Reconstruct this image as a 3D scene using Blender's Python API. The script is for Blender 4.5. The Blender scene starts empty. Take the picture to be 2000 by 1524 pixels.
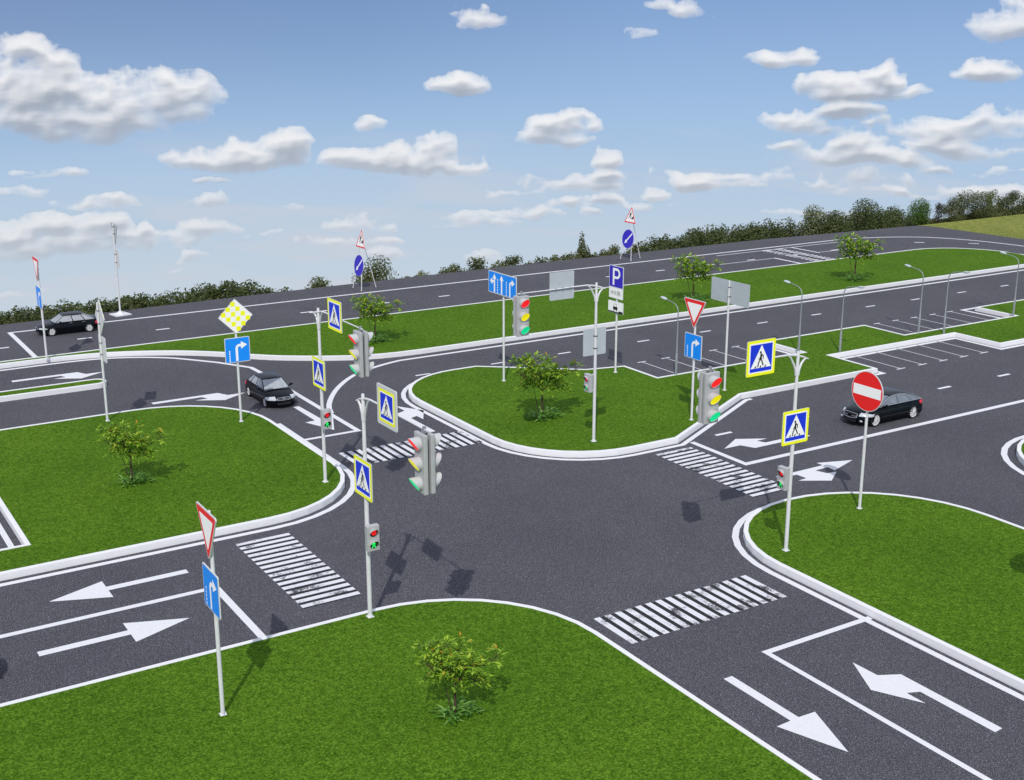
import bpy, bmesh, math, random
from mathutils import Vector, Matrix
from mathutils.geometry import tessellate_polygon

S = bpy.context.scene
COL = S.collection
PI = math.pi
R = math.radians
random.seed(7)

# ------------------------------------------------------------------ helpers
def tag(o, label=None, cat=None, group=None, kind=None):
    if label: o['label'] = label
    if cat: o['category'] = cat
    if group: o['group'] = group
    if kind: o['kind'] = kind
    return o

def empty(name, loc=(0, 0, 0), rz=0.0):
    o = bpy.data.objects.new(name, None)
    o.empty_display_size = 0.3
    COL.objects.link(o)
    o.location = loc
    o.rotation_euler = (0, 0, rz)
    return o

def mesh_obj(name, bm, mats, parent=None, loc=None, smooth=None):
    me = bpy.data.meshes.new(name)
    bm.normal_update()
    bm.to_mesh(me)
    bm.free()
    for m in (mats if isinstance(mats, (list, tuple)) else [mats]):
        me.materials.append(m)
    if smooth is not None:
        for p in me.polygons: p.use_smooth = True
        if smooth < 179: me.set_sharp_from_angle(angle=R(smooth))
    o = bpy.data.objects.new(name, me)
    COL.objects.link(o)
    if parent: o.parent = parent
    if loc: o.location = loc
    return o

def copy_tree(o, parent=None):
    c = o.copy()
    COL.objects.link(c)
    c.parent = parent
    for ch in list(o.children): copy_tree(ch, c)
    return c

def box(bm, x0, x1, y0, y1, z0, z1, mi=0, bevel=0.0):
    vs = [bm.verts.new((x, y, z)) for z in (z0, z1) for y in (y0, y1) for x in (x0, x1)]
    fs = [bm.faces.new([vs[i] for i in q]) for q in ((0, 2, 3, 1), (4, 5, 7, 6), (0, 1, 5, 4), (2, 6, 7, 3), (0, 4, 6, 2), (1, 3, 7, 5))]
    for f in fs: f.material_index = mi
    if bevel:
        es = list({e for f in fs for e in f.edges})
        r = bmesh.ops.bevel(bm, geom=es, offset=bevel, segments=2, affect='EDGES', profile=0.5)
        for f in r['faces']: f.material_index = mi
    return vs

def tube(bm, pts, rads, n=12, mi=0, cap=True):
    """a round bar along pts, radius per point"""
    pts = [Vector(p) for p in pts]
    if not isinstance(rads, (list, tuple)): rads = [rads] * len(pts)
    rings = []
    t0 = (pts[1] - pts[0]).normalized()
    ref = Vector((0, 0, 1)) if abs(t0.z) < 0.9 else Vector((1, 0, 0))
    u = t0.cross(ref).normalized()
    for i, p in enumerate(pts):
        a = pts[max(i - 1, 0)]; b = pts[min(i + 1, len(pts) - 1)]
        t = (b - a).normalized()
        u = (u - t * u.dot(t)).normalized()
        w = t.cross(u)
        rings.append([bm.verts.new(p + (u * math.cos(2 * PI * k / n) + w * math.sin(2 * PI * k / n)) * rads[i]) for k in range(n)])
    for a, b in zip(rings, rings[1:]):
        for k in range(n):
            f = bm.faces.new((a[k], a[(k + 1) % n], b[(k + 1) % n], b[k])); f.material_index = mi
    if cap:
        f = bm.faces.new(list(reversed(rings[0]))); f.material_index = mi
        f = bm.faces.new(rings[-1]); f.material_index = mi
    return rings

def lathe(bm, prof, n=20, mi=0, M=None, closed=False):
    """prof = (radius, z) pairs revolved about z, moved by M"""
    M = M or Matrix()
    rings = []
    for r, z in prof:
        if r < 1e-5: rings.append([bm.verts.new(M @ Vector((0, 0, z)))])
        else: rings.append([bm.verts.new(M @ Vector((r * math.cos(2 * PI * k / n), r * math.sin(2 * PI * k / n), z))) for k in range(n)])
    pairs = list(zip(rings, rings[1:])) + ([(rings[-1], rings[0])] if closed else [])
    for a, b in pairs:
        for k in range(n):
            q = [a[k % len(a)], a[(k + 1) % len(a)], b[(k + 1) % len(b)], b[k % len(b)]]
            q = list(dict.fromkeys(q))
            if len(q) > 2:
                try: f = bm.faces.new(q); f.material_index = mi
                except ValueError: pass

def flat(bm, pts, z, mi=0):
    """a horizontal polygon (may be concave)"""
    if sum(a[0] * b[1] - b[0] * a[1] for a, b in zip(pts, pts[1:] + pts[:1])) < 0: pts = pts[::-1]
    vs = [bm.verts.new((p[0], p[1], z)) for p in pts]
    for t in tessellate_polygon([[Vector((p[0], p[1], 0)) for p in pts]]):
        a, b, c = t
        n = (vs[b].co - vs[a].co).cross(vs[c].co - vs[a].co)
        if n.length < 1e-9: continue
        f = bm.faces.new((vs[a], vs[b], vs[c]) if n.z > 0 else (vs[a], vs[c], vs[b])); f.material_index = mi

def decal(bm, pts, y, mi=0):
    """a polygon in the x-z plane at depth y, facing -y"""
    vs = [bm.verts.new((p[0], y, p[1])) for p in pts]
    for t in tessellate_polygon([[Vector((p[0], p[1], 0)) for p in pts]]):
        a, b, c = t
        n = (vs[b].co - vs[a].co).cross(vs[c].co - vs[a].co)
        if n.length < 1e-10: continue
        f = bm.faces.new((vs[a], vs[b], vs[c]) if n.y < 0 else (vs[a], vs[c], vs[b])); f.material_index = mi

def stroke(bm, path, w, y, mi=0):
    """a flat stroke of width w along a path in the x-z plane"""
    for (ax, az), (bx, bz) in zip(path, path[1:]):
        d = Vector((bx - ax, bz - az)); L = d.length
        if L < 1e-6: continue
        d /= L; n = Vector((-d.y, d.x)) * w / 2; e = d * w * 0.18
        decal(bm, [(ax - e.x + n.x, az - e.y + n.y), (ax - e.x - n.x, az - e.y - n.y), (bx + e.x - n.x, bz + e.y - n.y), (bx + e.x + n.x, bz + e.y + n.y)], y, mi)
        y -= 0.0004

def circ(cx, cz, r, n=28, a0=0.0, a1=2 * PI):
    full = abs(a1 - a0 - 2 * PI) < 1e-6
    m = n if full else n + 1
    return [(cx + r * math.cos(a0 + (a1 - a0) * k / n), cz + r * math.sin(a0 + (a1 - a0) * k / n)) for k in range(m)]

def rrect(hw, hh, r, n=5, cx=0, cz=0):
    o = []
    for sx, sz, a in ((1, 1, 0), (-1, 1, PI / 2), (-1, -1, PI), (1, -1, 3 * PI / 2)):
        o += [(cx + sx * (hw - r) + r * math.cos(a + PI / 2 * k / n), cz + sz * (hh - r) + r * math.sin(a + PI / 2 * k / n)) for k in range(n + 1)]
    return o

def plate(bm, outline, y0, y1, mi_front=0, mi_side=0):
    """a thin panel: outline in x-z (counter-clockwise seen from -y), front at y0 < y1"""
    n = len(outline)
    a = [bm.verts.new((p[0], y0, p[1])) for p in outline]
    b = [bm.verts.new((p[0], y1, p[1])) for p in outline]
    f = bm.faces.new(a); f.material_index = mi_front
    f = bm.faces.new(b[::-1]); f.material_index = mi_side
    for k in range(n):
        f = bm.faces.new((a[k], b[k], b[(k + 1) % n], a[(k + 1) % n])); f.material_index = mi_side

def rpoly(vs, seg=9):
    """polygon with rounded corners: (x, y) or (x, y, r)"""
    out = []
    n = len(vs)
    for i, v in enumerate(vs):
        if len(v) < 3: out.append((v[0], v[1])); continue
        p = Vector(v[:2]); a = Vector(vs[i - 1][:2]); b = Vector(vs[(i + 1) % n][:2]); r = v[2]
        da = (a - p).normalized(); db = (b - p).normalized()
        ang = da.angle(db); t = r / math.tan(ang / 2)
        c = p + (da + db).normalized() * r / math.sin(ang / 2)
        s = p + da * t - c; e = p + db * t - c
        a0 = math.atan2(s.y, s.x); a1 = math.atan2(e.y, e.x)
        d = (a1 - a0 + PI) % (2 * PI) - PI
        out += [(c.x + r * math.cos(a0 + d * k / seg), c.y + r * math.sin(a0 + d * k / seg)) for k in range(seg + 1)]
    if sum(a[0] * b[1] - b[0] * a[1] for a, b in zip(out, out[1:] + out[:1])) < 0: out = out[::-1]
    return out

def offs(pts, d, closed=True):
    """offset a polyline to its right by d (outward for a counter-clockwise polygon)"""
    n = len(pts); out = []
    for i in range(n):
        p = Vector(pts[i])
        a = Vector(pts[i - 1]) if (closed or i > 0) else None
        b = Vector(pts[(i + 1) % n]) if (closed or i < n - 1) else None
        n1 = None if a is None else Vector(((p - a).normalized().y, -(p - a).normalized().x))
        n2 = None if b is None else Vector(((b - p).normalized().y, -(b - p).normalized().x))
        if n1 is None: m = n2
        elif n2 is None: m = n1
        else:
            m = (n1 + n2).normalized(); m = m / max(0.35, m.dot(n1))
        out.append((p.x + m.x * d, p.y + m.y * d))
    return out

def band(bm, path, d0, d1, z, closed=False, mi=0):
    a = offs(path, d0, closed); b = offs(path, d1, closed)
    va = [bm.verts.new((*p, z)) for p in a]; vb = [bm.verts.new((*p, z)) for p in b]
    n = len(path)
    for i in range(n if closed else n - 1):
        j = (i + 1) % n
        f = bm.faces.new((va[i], vb[i], vb[j], va[j])); f.material_index = mi
        f.normal_update()
        if f.normal.z < 0: f.normal_flip()

def chaikin(pts, it=2):
    for _ in range(it):
        o = [pts[0]]
        for a, b in zip(pts, pts[1:]):
            o += [(a[0] * .75 + b[0] * .25, a[1] * .75 + b[1] * .25), (a[0] * .25 + b[0] * .75, a[1] * .25 + b[1] * .75)]
        pts = o + [pts[-1]]
    return pts

# ------------------------------------------------------------------ materials
def srgb(r, g, b):
    return tuple(((c / 255) / 12.92 if c / 255 <= 0.04045 else ((c / 255 + 0.055) / 1.055) ** 2.4) for c in (r, g, b)) + (1,)

def mat(name, col, rough=0.5, metal=0.0, spec=0.5, emis=None, es=0.0, coat=0.0):
    m = bpy.data.materials.new(name); m.use_nodes = True
    b = m.node_tree.nodes['Principled BSDF']
    b.inputs['Base Color'].default_value = col
    b.inputs['Roughness'].default_value = rough
    b.inputs['Metallic'].default_value = metal
    b.inputs['Specular IOR Level'].default_value = spec
    b.inputs['Coat Weight'].default_value = coat
    if emis:
        b.inputs['Emission Color'].default_value = emis
        b.inputs['Emission Strength'].default_value = es
    return m

def N(m, typ, **kw):
    n = m.node_tree.nodes.new(typ)
    for k, v in kw.items(): setattr(n, k, v)
    return n

def noise(m, scale, detail=4, rough=0.6, co=None):
    n = N(m, 'ShaderNodeTexNoise'); n.inputs['Scale'].default_value = scale
    n.inputs['Detail'].default_value = detail; n.inputs['Roughness'].default_value = rough
    if co is not None: m.node_tree.links.new(co, n.inputs['Vector'])
    return n

def ramp(m, src, stops):
    n = N(m, 'ShaderNodeValToRGB')
    e = n.color_ramp.elements
    while len(e) < len(stops): e.new(0.5)
    for s, (p, c) in zip(e, stops): s.position = p; s.color = c
    m.node_tree.links.new(src, n.inputs['Fac'])
    return n

def mixc(m, fac, a, b, blend='MIX'):
    n = N(m, 'ShaderNodeMix', data_type='RGBA', blend_type=blend)
    for k, v in ((0, fac), (6, a), (7, b)):
        if hasattr(v, 'type') and hasattr(v, 'node'): m.node_tree.links.new(v, n.inputs[k])
        else: n.inputs[k].default_value = v
    return n.outputs[2]

def painted(name, col, rough=0.45, amount=0.12, scale=3.0, **kw):
    """paint or coating with a little unevenness and dirt"""
    m = mat(name, col, rough, **kw); b = m.node_tree.nodes['Principled BSDF']
    tc = N(m, 'ShaderNodeTexCoord')
    n = noise(m, scale, 5, 0.65, tc.outputs['Object'])
    lo = tuple(c * (1 - amount) for c in col[:3]) + (1,)
    hi = tuple(min(1, c * (1 + amount * .4)) for c in col[:3]) + (1,)
    r = ramp(m, n.outputs['Fac'], [(0.3, lo), (0.65, hi)])
    m.node_tree.links.new(r.outputs['Color'], b.inputs['Base Color'])
    return m

def make_asphalt(name, k=1.0):
    m = mat(name, (.09, .09, .1, 1), 0.9, spec=0.25); b = m.node_tree.nodes['Principled BSDF']
    tc = N(m, 'ShaderNodeTexCoord'); co = tc.outputs['Object']
    fine = noise(m, 27, 1.5, 0.8, co)
    r1 = ramp(m, fine.outputs['Fac'], [(0.28, (.026 * k, .026 * k, .036 * k, 1)), (0.50, (.094 * k, .094 * k, .110 * k, 1)), (0.68, (.29 * k, .285 * k, .315 * k, 1))])
    speck = N(m, 'ShaderNodeTexVoronoi'); speck.inputs['Scale'].default_value = 22; m.node_tree.links.new(co, speck.inputs['Vector'])
    r2 = ramp(m, speck.outputs['Distance'], [(0.08, (1.5, 1.5, 1.5, 1)), (0.30, (1, 1, 1, 1))])
    big = noise(m, .16, 4, 0.6, co)
    r3 = ramp(m, big.outputs['Fac'], [(0.3, (.88, .88, .90, 1)), (0.7, (1.08, 1.08, 1.07, 1))])
    c = mixc(m, 1.0, r1.outputs['Color'], r2.outputs['Color'], 'MULTIPLY')
    c = mixc(m, 1.0, c, r3.outputs['Color'], 'MULTIPLY')
    sn = N(m, 'ShaderNodeVectorMath', operation='SNAP'); sn.inputs[1].default_value = (.036, .047, 1); m.node_tree.links.new(co, sn.inputs[0])
    wn = N(m, 'ShaderNodeTexWhiteNoise', noise_dimensions='3D'); m.node_tree.links.new(sn.outputs[0], wn.inputs['Vector'])
    r4 = ramp(m, wn.outputs['Value'], [(0, (.70, .70, .70, 1)), (.6, (.96, .96, .97, 1)), (.9, (1.26, 1.25, 1.24, 1)), (1, (1.7, 1.69, 1.67, 1))])   # single stones
    c = mixc(m, 1.0, c, r4.outputs['Color'], 'MULTIPLY')
    m.node_tree.links.new(c, b.inputs['Base Color'])
    bp = N(m, 'ShaderNodeBump'); bp.inputs['Strength'].default_value = .05; bp.inputs['Distance'].default_value = .02
    m.node_tree.links.new(fine.outputs['Fac'], bp.inputs['Height']); m.node_tree.links.new(bp.outputs['Normal'], b.inputs['Normal'])
    return m

def make_grass(name, dark, mid, light, s=1.0):
    m = mat(name, mid, 0.9, spec=0.05); b = m.node_tree.nodes['Principled BSDF']
    tc = N(m, 'ShaderNodeTexCoord'); co = tc.outputs['Object']
    blade = noise(m, 13 * s, 4, 0.8, co)
    clump = noise(m, 4.6 * s, 5, 0.6, co)
    patch = noise(m, .22 * s, 3, 0.5, co)
    r1 = ramp(m, blade.outputs['Fac'], [(0.34, dark), (0.5, mid), (0.66, light)])
    r2 = ramp(m, clump.outputs['Fac'], [(0.34, (.72, .76, .66, 1)), (0.62, (1.14, 1.12, 1.16, 1))])
    r3 = ramp(m, patch.outputs['Fac'], [(0.3, (.86, .90, .86, 1)), (0.7, (1.1, 1.06, 1.05, 1))])
    c = mixc(m, 1.0, r1.outputs['Color'], r2.outputs['Color'], 'MULTIPLY')
    c = mixc(m, 1.0, c, r3.outputs['Color'], 'MULTIPLY')
    m.node_tree.links.new(c, b.inputs['Base Color'])
    bp = N(m, 'ShaderNodeBump'); bp.inputs['Strength'].default_value = .6; bp.inputs['Distance'].default_value = .05
    m.node_tree.links.new(blade.outputs['Fac'], bp.inputs['Height']); m.node_tree.links.new(bp.outputs['Normal'], b.inputs['Normal'])
    return m

def make_worn_paint(name):
    m = mat(name, (.8, .8, .82, 1), 0.7, spec=.3); b = m.node_tree.nodes['Principled BSDF']
    tc = N(m, 'ShaderNodeTexCoord'); co = tc.outputs['Object']
    a = noise(m, 1.1, 3, .6, co); f = noise(m, 13, 6, .85, co)
    add = N(m, 'ShaderNodeMath', operation='MULTIPLY_ADD'); add.inputs[1].default_value = .75
    m.node_tree.links.new(f.outputs['Fac'], add.inputs[0]); m.node_tree.links.new(a.outputs['Fac'], add.inputs[2])
    r = ramp(m, add.outputs[0], [(.72, (.05, .05, .06, 1)), (.83, (.76, .76, .80, 1))])
    m.node_tree.links.new(r.outputs['Color'], b.inputs['Base Color'])
    return m

def make_leaf(name, dark, mid, light, alt=None, alt_from=.955):
    """leaf surface with a tone of its own for every leaf"""
    m = mat(name, mid, 0.5, spec=.35); nt = m.node_tree; b = nt.nodes['Principled BSDF']
    g = N(m, 'ShaderNodeNewGeometry')
    st = [(0, dark), (.5, mid), (alt_from - .05 if alt else 1.0, light)]
    if alt: st += [(alt_from, alt)]
    r = ramp(m, g.outputs['Random Per Island'], st)
    nt.links.new(r.outputs['Color'], b.inputs['Base Color'])
    tr = N(m, 'ShaderNodeBsdfTranslucent'); nt.links.new(r.outputs['Color'], tr.inputs['Color'])
    mx = N(m, 'ShaderNodeMixShader'); mx.inputs[0].default_value = .35
    nt.links.new(b.outputs[0], mx.inputs[1]); nt.links.new(tr.outputs[0], mx.inputs[2])
    nt.links.new(mx.outputs[0], nt.nodes['Material Output'].inputs['Surface'])
    return m

M = {}
M['asphalt'] = make_asphalt('asphalt', .76)
M['stripe_shade'] = make_asphalt('stripe_shade', .26)  # near-black asphalt, stands in for shade along the zebra stripes
M['grass'] = make_grass('grass', (.026, .072, .004, 1), (.076, .168, .009, 1), (.172, .305, .034, 1))
M['meadow'] = make_grass('meadow', (.12, .16, .03, 1), (.22, .25, .06, 1), (.34, .30, .09, 1), .35)
M['paint'] = painted('road_paint', (.80, .80, .83, 1), .65, .06, 6)
M['worn'] = make_worn_paint('worn_paint')
M['kerb'] = painted('kerb_concrete', (.84, .84, .86, 1), .8, .04, 1.3)
M['pole'] = painted('pole_paint', (.76, .76, .78, 1), .4, .06, 4, spec=.4)
M['lamp_steel'] = painted('galvanised_steel', (.36, .38, .40, 1), .45, .12, 8, metal=.35)
M['back'] = painted('sign_back', (.52, .57, .61, 1), .45, .06, 2.5, spec=.4)
M['rim_white'] = mat('sign_edge', (.74, .75, .77, 1), .45)
def glow_sheet(name, col, k=.22): return mat(name, col, .5, emis=col, es=k)   # sign sheeting with an added glow that lifts its brightness
M['white'] = glow_sheet('sign_white', (.84, .84, .84, 1))
M['yellow'] = glow_sheet('sign_yellow', srgb(236, 238, 25))
M['blue'] = glow_sheet('sign_blue', srgb(18, 50, 205))
M['sky_blue'] = glow_sheet('sign_light_blue', srgb(12, 134, 236))
M['violet'] = glow_sheet('sign_violet_blue', srgb(50, 36, 180))
M['red'] = glow_sheet('sign_red', srgb(226, 30, 30))
M['black'] = mat('sign_black', (.012, .012, .013, 1), .5)
M['clamp'] = mat('clamp_steel', (.10, .10, .11, 1), .5, .4)
M['signal'] = painted('signal_housing', (.47, .475, .485, 1), .5, .08, 5)
M['hood'] = mat('signal_hood', (.56, .565, .575, 1), .5)
M['lens_red'] = mat('lens_red', (.75, .01, .015, 1), .35, emis=(1, .005, .015, 1), es=.75)
M['lens_yellow'] = mat('lens_yellow', (.80, .72, .0, 1), .35, emis=(1, .86, 0, 1), es=.6)
M['lens_green'] = mat('lens_green', (.0, .55, .25, 1), .35, emis=(0, .85, .33, 1), es=.65)
M['lens_man_red'] = mat('lens_man_red', (.7, .01, .015, 1), .35, emis=(1, .01, .015, 1), es=.6)
M['lens_man_green'] = mat('lens_man_green', (.02, .6, .12, 1), .35, emis=(.01, .8, .13, 1), es=.7)
M['lens_dark'] = mat('lens_dark', (.02, .025, .02, 1), .3)
M['car'] = mat('car_black_paint', (.002, .003, .005, 1), .22, spec=.2, coat=.12)
M['car_trim'] = mat('car_trim', (.012, .012, .013, 1), .5)
M['chrome'] = mat('chrome', (.78, .79, .80, 1), .18, .9)
M['gold'] = mat('gold_badge', (.75, .58, .12, 1), .3, .5)
M['rubber'] = mat('rubber', (.018, .018, .019, 1), .8)
M['alloy'] = mat('alloy_wheel', (.80, .80, .81, 1), .4, .1)
M['headlamp'] = mat('headlamp', (.62, .66, .70, 1), .12, .2)
M['tail'] = mat('tail_lamp', (.65, .03, .06, 1), .25, emis=(.8, .02, .06, 1), es=.15)
M['interior'] = painted('interior_fabric', (.62, .62, .60, 1), .8, .1, 4)
M['dash'] = mat('dashboard', (.30, .31, .33, 1), .7)
M['bark'] = painted('bark', (.075, .045, .030, 1), .85, .4, 8)
M['leaf'] = make_leaf('young_leaf', (.09, .20, .015, 1), (.25, .44, .03, 1), (.50, .68, .07, 1), (.62, .30, .02, 1), .993)
M['leaf_low'] = make_leaf('low_leaf', (.06, .17, .02, 1), (.15, .34, .055, 1), (.32, .56, .13, 1))
M['f_dark'] = make_leaf('foliage_dark', (.052, .068, .021, 1), (.088, .114, .036, 1), (.135, .168, .056, 1))
M['f_olive'] = make_leaf('foliage_olive', (.075, .09, .03, 1), (.125, .145, .052, 1), (.19, .21, .08, 1))
M['f_light'] = make_leaf('foliage_pale', (.08, .10, .045, 1), (.18, .21, .10, 1), (.32, .36, .18, 1))
M['f_green'] = make_leaf('foliage_green', (.04, .08, .015, 1), (.09, .17, .03, 1), (.18, .28, .07, 1))
M['f_purple'] = make_leaf('foliage_purple', (.030, .026, .020, 1), (.065, .054, .042, 1), (.12, .10, .08, 1))
M['brick'] = painted('brick_wall', (.36, .16, .11, 1), .85, .3, 5)
M['rooftile'] = painted('roof_tiles', (.44, .20, .13, 1), .85, .3, 6)

def glass_mat(name='car_glass', col=(.74, .79, .84, 1), k=.52):
    m = bpy.data.materials.new(name); m.use_nodes = True; nt = m.node_tree
    b = nt.nodes['Principled BSDF']; b.inputs['Base Color'].default_value = col; b.inputs['Roughness'].default_value = .06
    b.inputs['Specular IOR Level'].default_value = .7
    t = nt.nodes.new('ShaderNodeBsdfTransparent'); t.inputs['Color'].default_value = (.88, .92, .95, 1)
    x = nt.nodes.new('ShaderNodeMixShader'); x.inputs[0].default_value = k
    nt.links.new(t.outputs[0], x.inputs[1]); nt.links.new(b.outputs[0], x.inputs[2])
    nt.links.new(x.outputs[0], nt.nodes['Material Output'].inputs['Surface'])
    return m
M['glass'] = glass_mat()
M['smoked_glass'] = glass_mat('smoked_glass', (.30, .35, .42, 1), .60)

# measured tables: trees beyond the asphalt (x, y, base z, height, width, ...) and clouds (azimuth, elevation, half sizes, weight)
FAR_TREES = [
    (60.76, 143, -14.1, 5.28, 2.98, 'olive', 'pale olive bush standing alone in the gap beyond the far road'),
    (64.0, 143, -14.1, 4.43, 1.57, 'olive', 'small faint bush at the left foot of the round willow'),
    (68.32, 142, -13.8, 7.01, 5.11, 'willow', 'large round olive willow standing alone behind the first roadworks sign'),
    (72.23, 143, -14.1, 4.07, 0.94, 'dark', 'tiny dark bush alone on the skyline right of the big willow'),
    (74.25, 144, -14.4, 4.83, 1.76, 'olive', 'low spreading olive bush left of a small upright tree on the skyline'),
    (75.32, 143, -14.1, 5.25, 1.48, 'light', 'small upright pale green tree between two low bushes on the skyline'),
    (78.45, 143, -14.1, 5.57, 2.31, 'olive', 'low olive tree left of the broad dark one behind the far road'),
    (80.95, 144, -14.4, 5.77, 3.02, 'olive', 'broad olive tree joined to a darker tree on its right on the skyline'),
    (83.46, 143, -14.1, 5.8, 2.48, 'dark', 'dark round tree above the left corner of the lanes board'),
    (85.96, 144, -14.4, 4.89, 1.54, 'olive', 'small olive tree right above the lanes board'),
    (88.33, 144, -14.4, 5.38, 2.53, 'olive', 'low rounded olive tree above the middle of the lanes board'),
    (89.19, 143, -14.1, 6.06, 2.1, 'dark', 'taller dark tree with a rounded head just right of the lanes board'),
    (91.25, 143, -14.1, 4.96, 1.55, 'olive', 'small olive bush between the taller dark tree and two round trees'),
    (94.02, 143, -14.1, 5.63, 1.85, 'dark', 'dark round tree above the blank board on the mast arm'),
    (96.47, 144, -14.4, 5.65, 1.58, 'light', 'pale green round tree right beside a dark one above the blank board'),
    (98.47, 143, -14.1, 5.75, 2.02, 'olive', 'olive tree left of the tall poplar'),
    (101.22, 144, -14.4, 8.29, 1.31, 'poplar', 'tall narrow poplar rising above all the trees around it'),
    (99.94, 142, -13.8, 6.03, 3.75, 'dark', 'broad dark tree at the foot of the tall poplar'),
    (104.39, 143, -14.1, 5.38, 1.91, 'light', 'yellowish low tree right of the poplar group'),
    (106.46, 143, -14.1, 5.8, 2.66, 'olive', 'loose pale olive tree left of the second roadworks sign'),
    (108.89, 142, -13.8, 5.79, 2.82, 'purple', 'dark purple leaved tree behind the second roadworks sign'),
    (111.7, 143, -14.1, 6.03, 2.26, 'olive', 'olive round bush at the left end of the long dark wood'),
    (146.52, 144, -14.4, 8.51, 4.41, 'light', 'pale hazy tree with a loose top right of the long dark wood'),
    (148.63, 142, -13.8, 7.17, 6.12, 'dark', 'broad dark tree beside the hazy pale tree'),
    (156.99, 145, -14.7, 6.97, 3.18, 'light', 'thin pale tree between two broad dark trees'),
    (157.82, 142, -13.8, 8.19, 6.31, 'dark', 'broad dark oak left of the far corner of the asphalt'),
    (162.85, 142, -13.8, 8.36, 3.57, 'dark', 'tall dark tree with a double top at the right of the broad oak'),
    (119.41, 101, -1.5, 2.81, 2.32, 'green', 'bright green tree right behind the far asphalt corner'),
    (119.83, 100, -1.2, 2.65, 1.68, 'green', 'slim bright green tree beside its twin at the meadow start'),
    (122.3, 100, -1.2, 2.3, 1.43, 'purple', 'dark reddish tree with a domed top beside the meadow'),
    (124.54, 100, -1.2, 2.58, 2.24, 'olive', 'olive tree with a slanted crown behind the meadow'),
    (127.25, 101, -1.5, 2.91, 1.88, 'olive', 'rounded olive tree in the middle of the row behind the meadow'),
    (129.29, 100, -1.2, 3.33, 3.24, 'willow', 'tallest broad willow behind the meadow'),
    (133.08, 101, -1.5, 3.48, 1.24, 'green', 'slender pointed tree rising beside the tallest willow'),
    (136.53, 101, -1.5, 2.89, 2.38, 'dark', 'dark green round tree near the brick roof'),
    (136.29, 102, -1.8, 2.33, 1.69, 'dark', 'small dark tree in the gap left of the tree by the brick roof'),
    (139.76, 101, -1.5, 2.24, 2.13, 'dark', 'dark tree cut by the edge behind the brick roof'),]
WOOD_WEST = [
    (20.06, 143, -14.1, 6.46, 1.82),
    (19.98, 138, -12.6, 5.86, 2.02),
    (20.66, 138, -12.6, 5.33, 1.94),
    (22.15, 143, -14.1, 5.98, 1.81),
    (22.79, 143, -14.1, 5.74, 2.42),
    (24.5, 148, -15.6, 6.18, 1.87),
    (23.5, 138, -12.6, 5.27, 2.37),
    (26.18, 148, -15.6, 6.64, 1.82),
    (25.92, 143, -14.1, 5.83, 2.63),
    (27.86, 148, -15.6, 6.48, 1.73),
    (26.6, 138, -12.6, 5.62, 1.94),
    (29.32, 148, -15.6, 6.72, 2.17),
    (29.13, 143, -14.1, 6.21, 2.51),
    (31.09, 148, -15.6, 6.24, 2.29),
    (30.91, 143, -14.1, 6.01, 1.8),
    (31.62, 143, -14.1, 6.18, 2.06),
    (31.26, 138, -12.6, 5.31, 1.81),
    (33.13, 143, -14.1, 5.94, 1.64),
    (34.95, 148, -15.6, 6.45, 2.24),
    (33.4, 138, -12.6, 5.23, 1.91),
    (36.63, 148, -15.6, 6.29, 1.73),
    (36.08, 143, -14.1, 6.15, 2.3),
    (38.28, 148, -15.6, 6.58, 2.16),
    (36.49, 138, -12.6, 5.47, 2.15),
    (38.71, 143, -14.1, 5.94, 2.54),
    (38.33, 138, -12.6, 5.3, 2.38),
    (40.7, 143, -14.1, 5.62, 1.75),
    (42.91, 148, -15.6, 6.74, 2.2),
    (42.29, 143, -14.1, 5.72, 1.71),
    (41.5, 138, -12.6, 5.29, 2.36),
    (42.51, 138, -12.6, 5.78, 1.92),
    (46.44, 148, -15.6, 6.89, 2.58),
    (47.53, 148, -15.6, 7.09, 2.48),
    (45.27, 138, -12.6, 5.8, 1.78),
    (46.01, 138, -12.6, 5.71, 1.85),
    (46.82, 138, -12.6, 6.05, 1.94),
    (49.35, 143, -14.1, 6.34, 2.16),
    (50.25, 143, -14.1, 6.19, 2.78),
    (49.63, 138, -12.6, 5.53, 2.67),
    (54.46, 148, -15.6, 6.5, 1.84),
    (51.49, 138, -12.6, 4.9, 1.78),
    (56.04, 148, -15.6, 5.74, 2.44),
    (53.21, 138, -12.6, 4.19, 1.88),
    (55.99, 143, -14.1, 4.68, 2.63),]
WOOD_EAST = [
    (109.14, 138, -12.6, 5.81, 2.8),
    (110.61, 138, -12.6, 6.12, 2.34),
    (119.93, 148, -15.6, 7.45, 2.49),
    (117.16, 143, -14.1, 6.73, 3.24),
    (118.85, 143, -14.1, 7.3, 2.39),
    (115.92, 138, -12.6, 6.69, 2.38),
    (121.43, 143, -14.1, 7.23, 2.69),
    (127.19, 148, -15.6, 7.36, 2.33),
    (128.43, 148, -15.6, 7.59, 2.42),
    (129.74, 148, -15.6, 7.45, 3.14),
    (126.98, 143, -14.1, 7.15, 2.27),
    (123.74, 138, -12.6, 6.3, 2.41),
    (134.1, 148, -15.6, 7.54, 2.76),
    (126.42, 138, -12.6, 6.59, 2.56),
    (132.46, 143, -14.1, 7.0, 3.1),
    (134.14, 143, -14.1, 7.22, 2.71),
    (140.4, 148, -15.6, 7.42, 2.46),
    (141.71, 148, -15.6, 8.03, 3.28),
    (143.56, 148, -15.6, 7.42, 2.56),
    (144.98, 148, -15.6, 7.42, 3.57),
    (147.01, 148, -15.6, 6.85, 3.29),]
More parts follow.
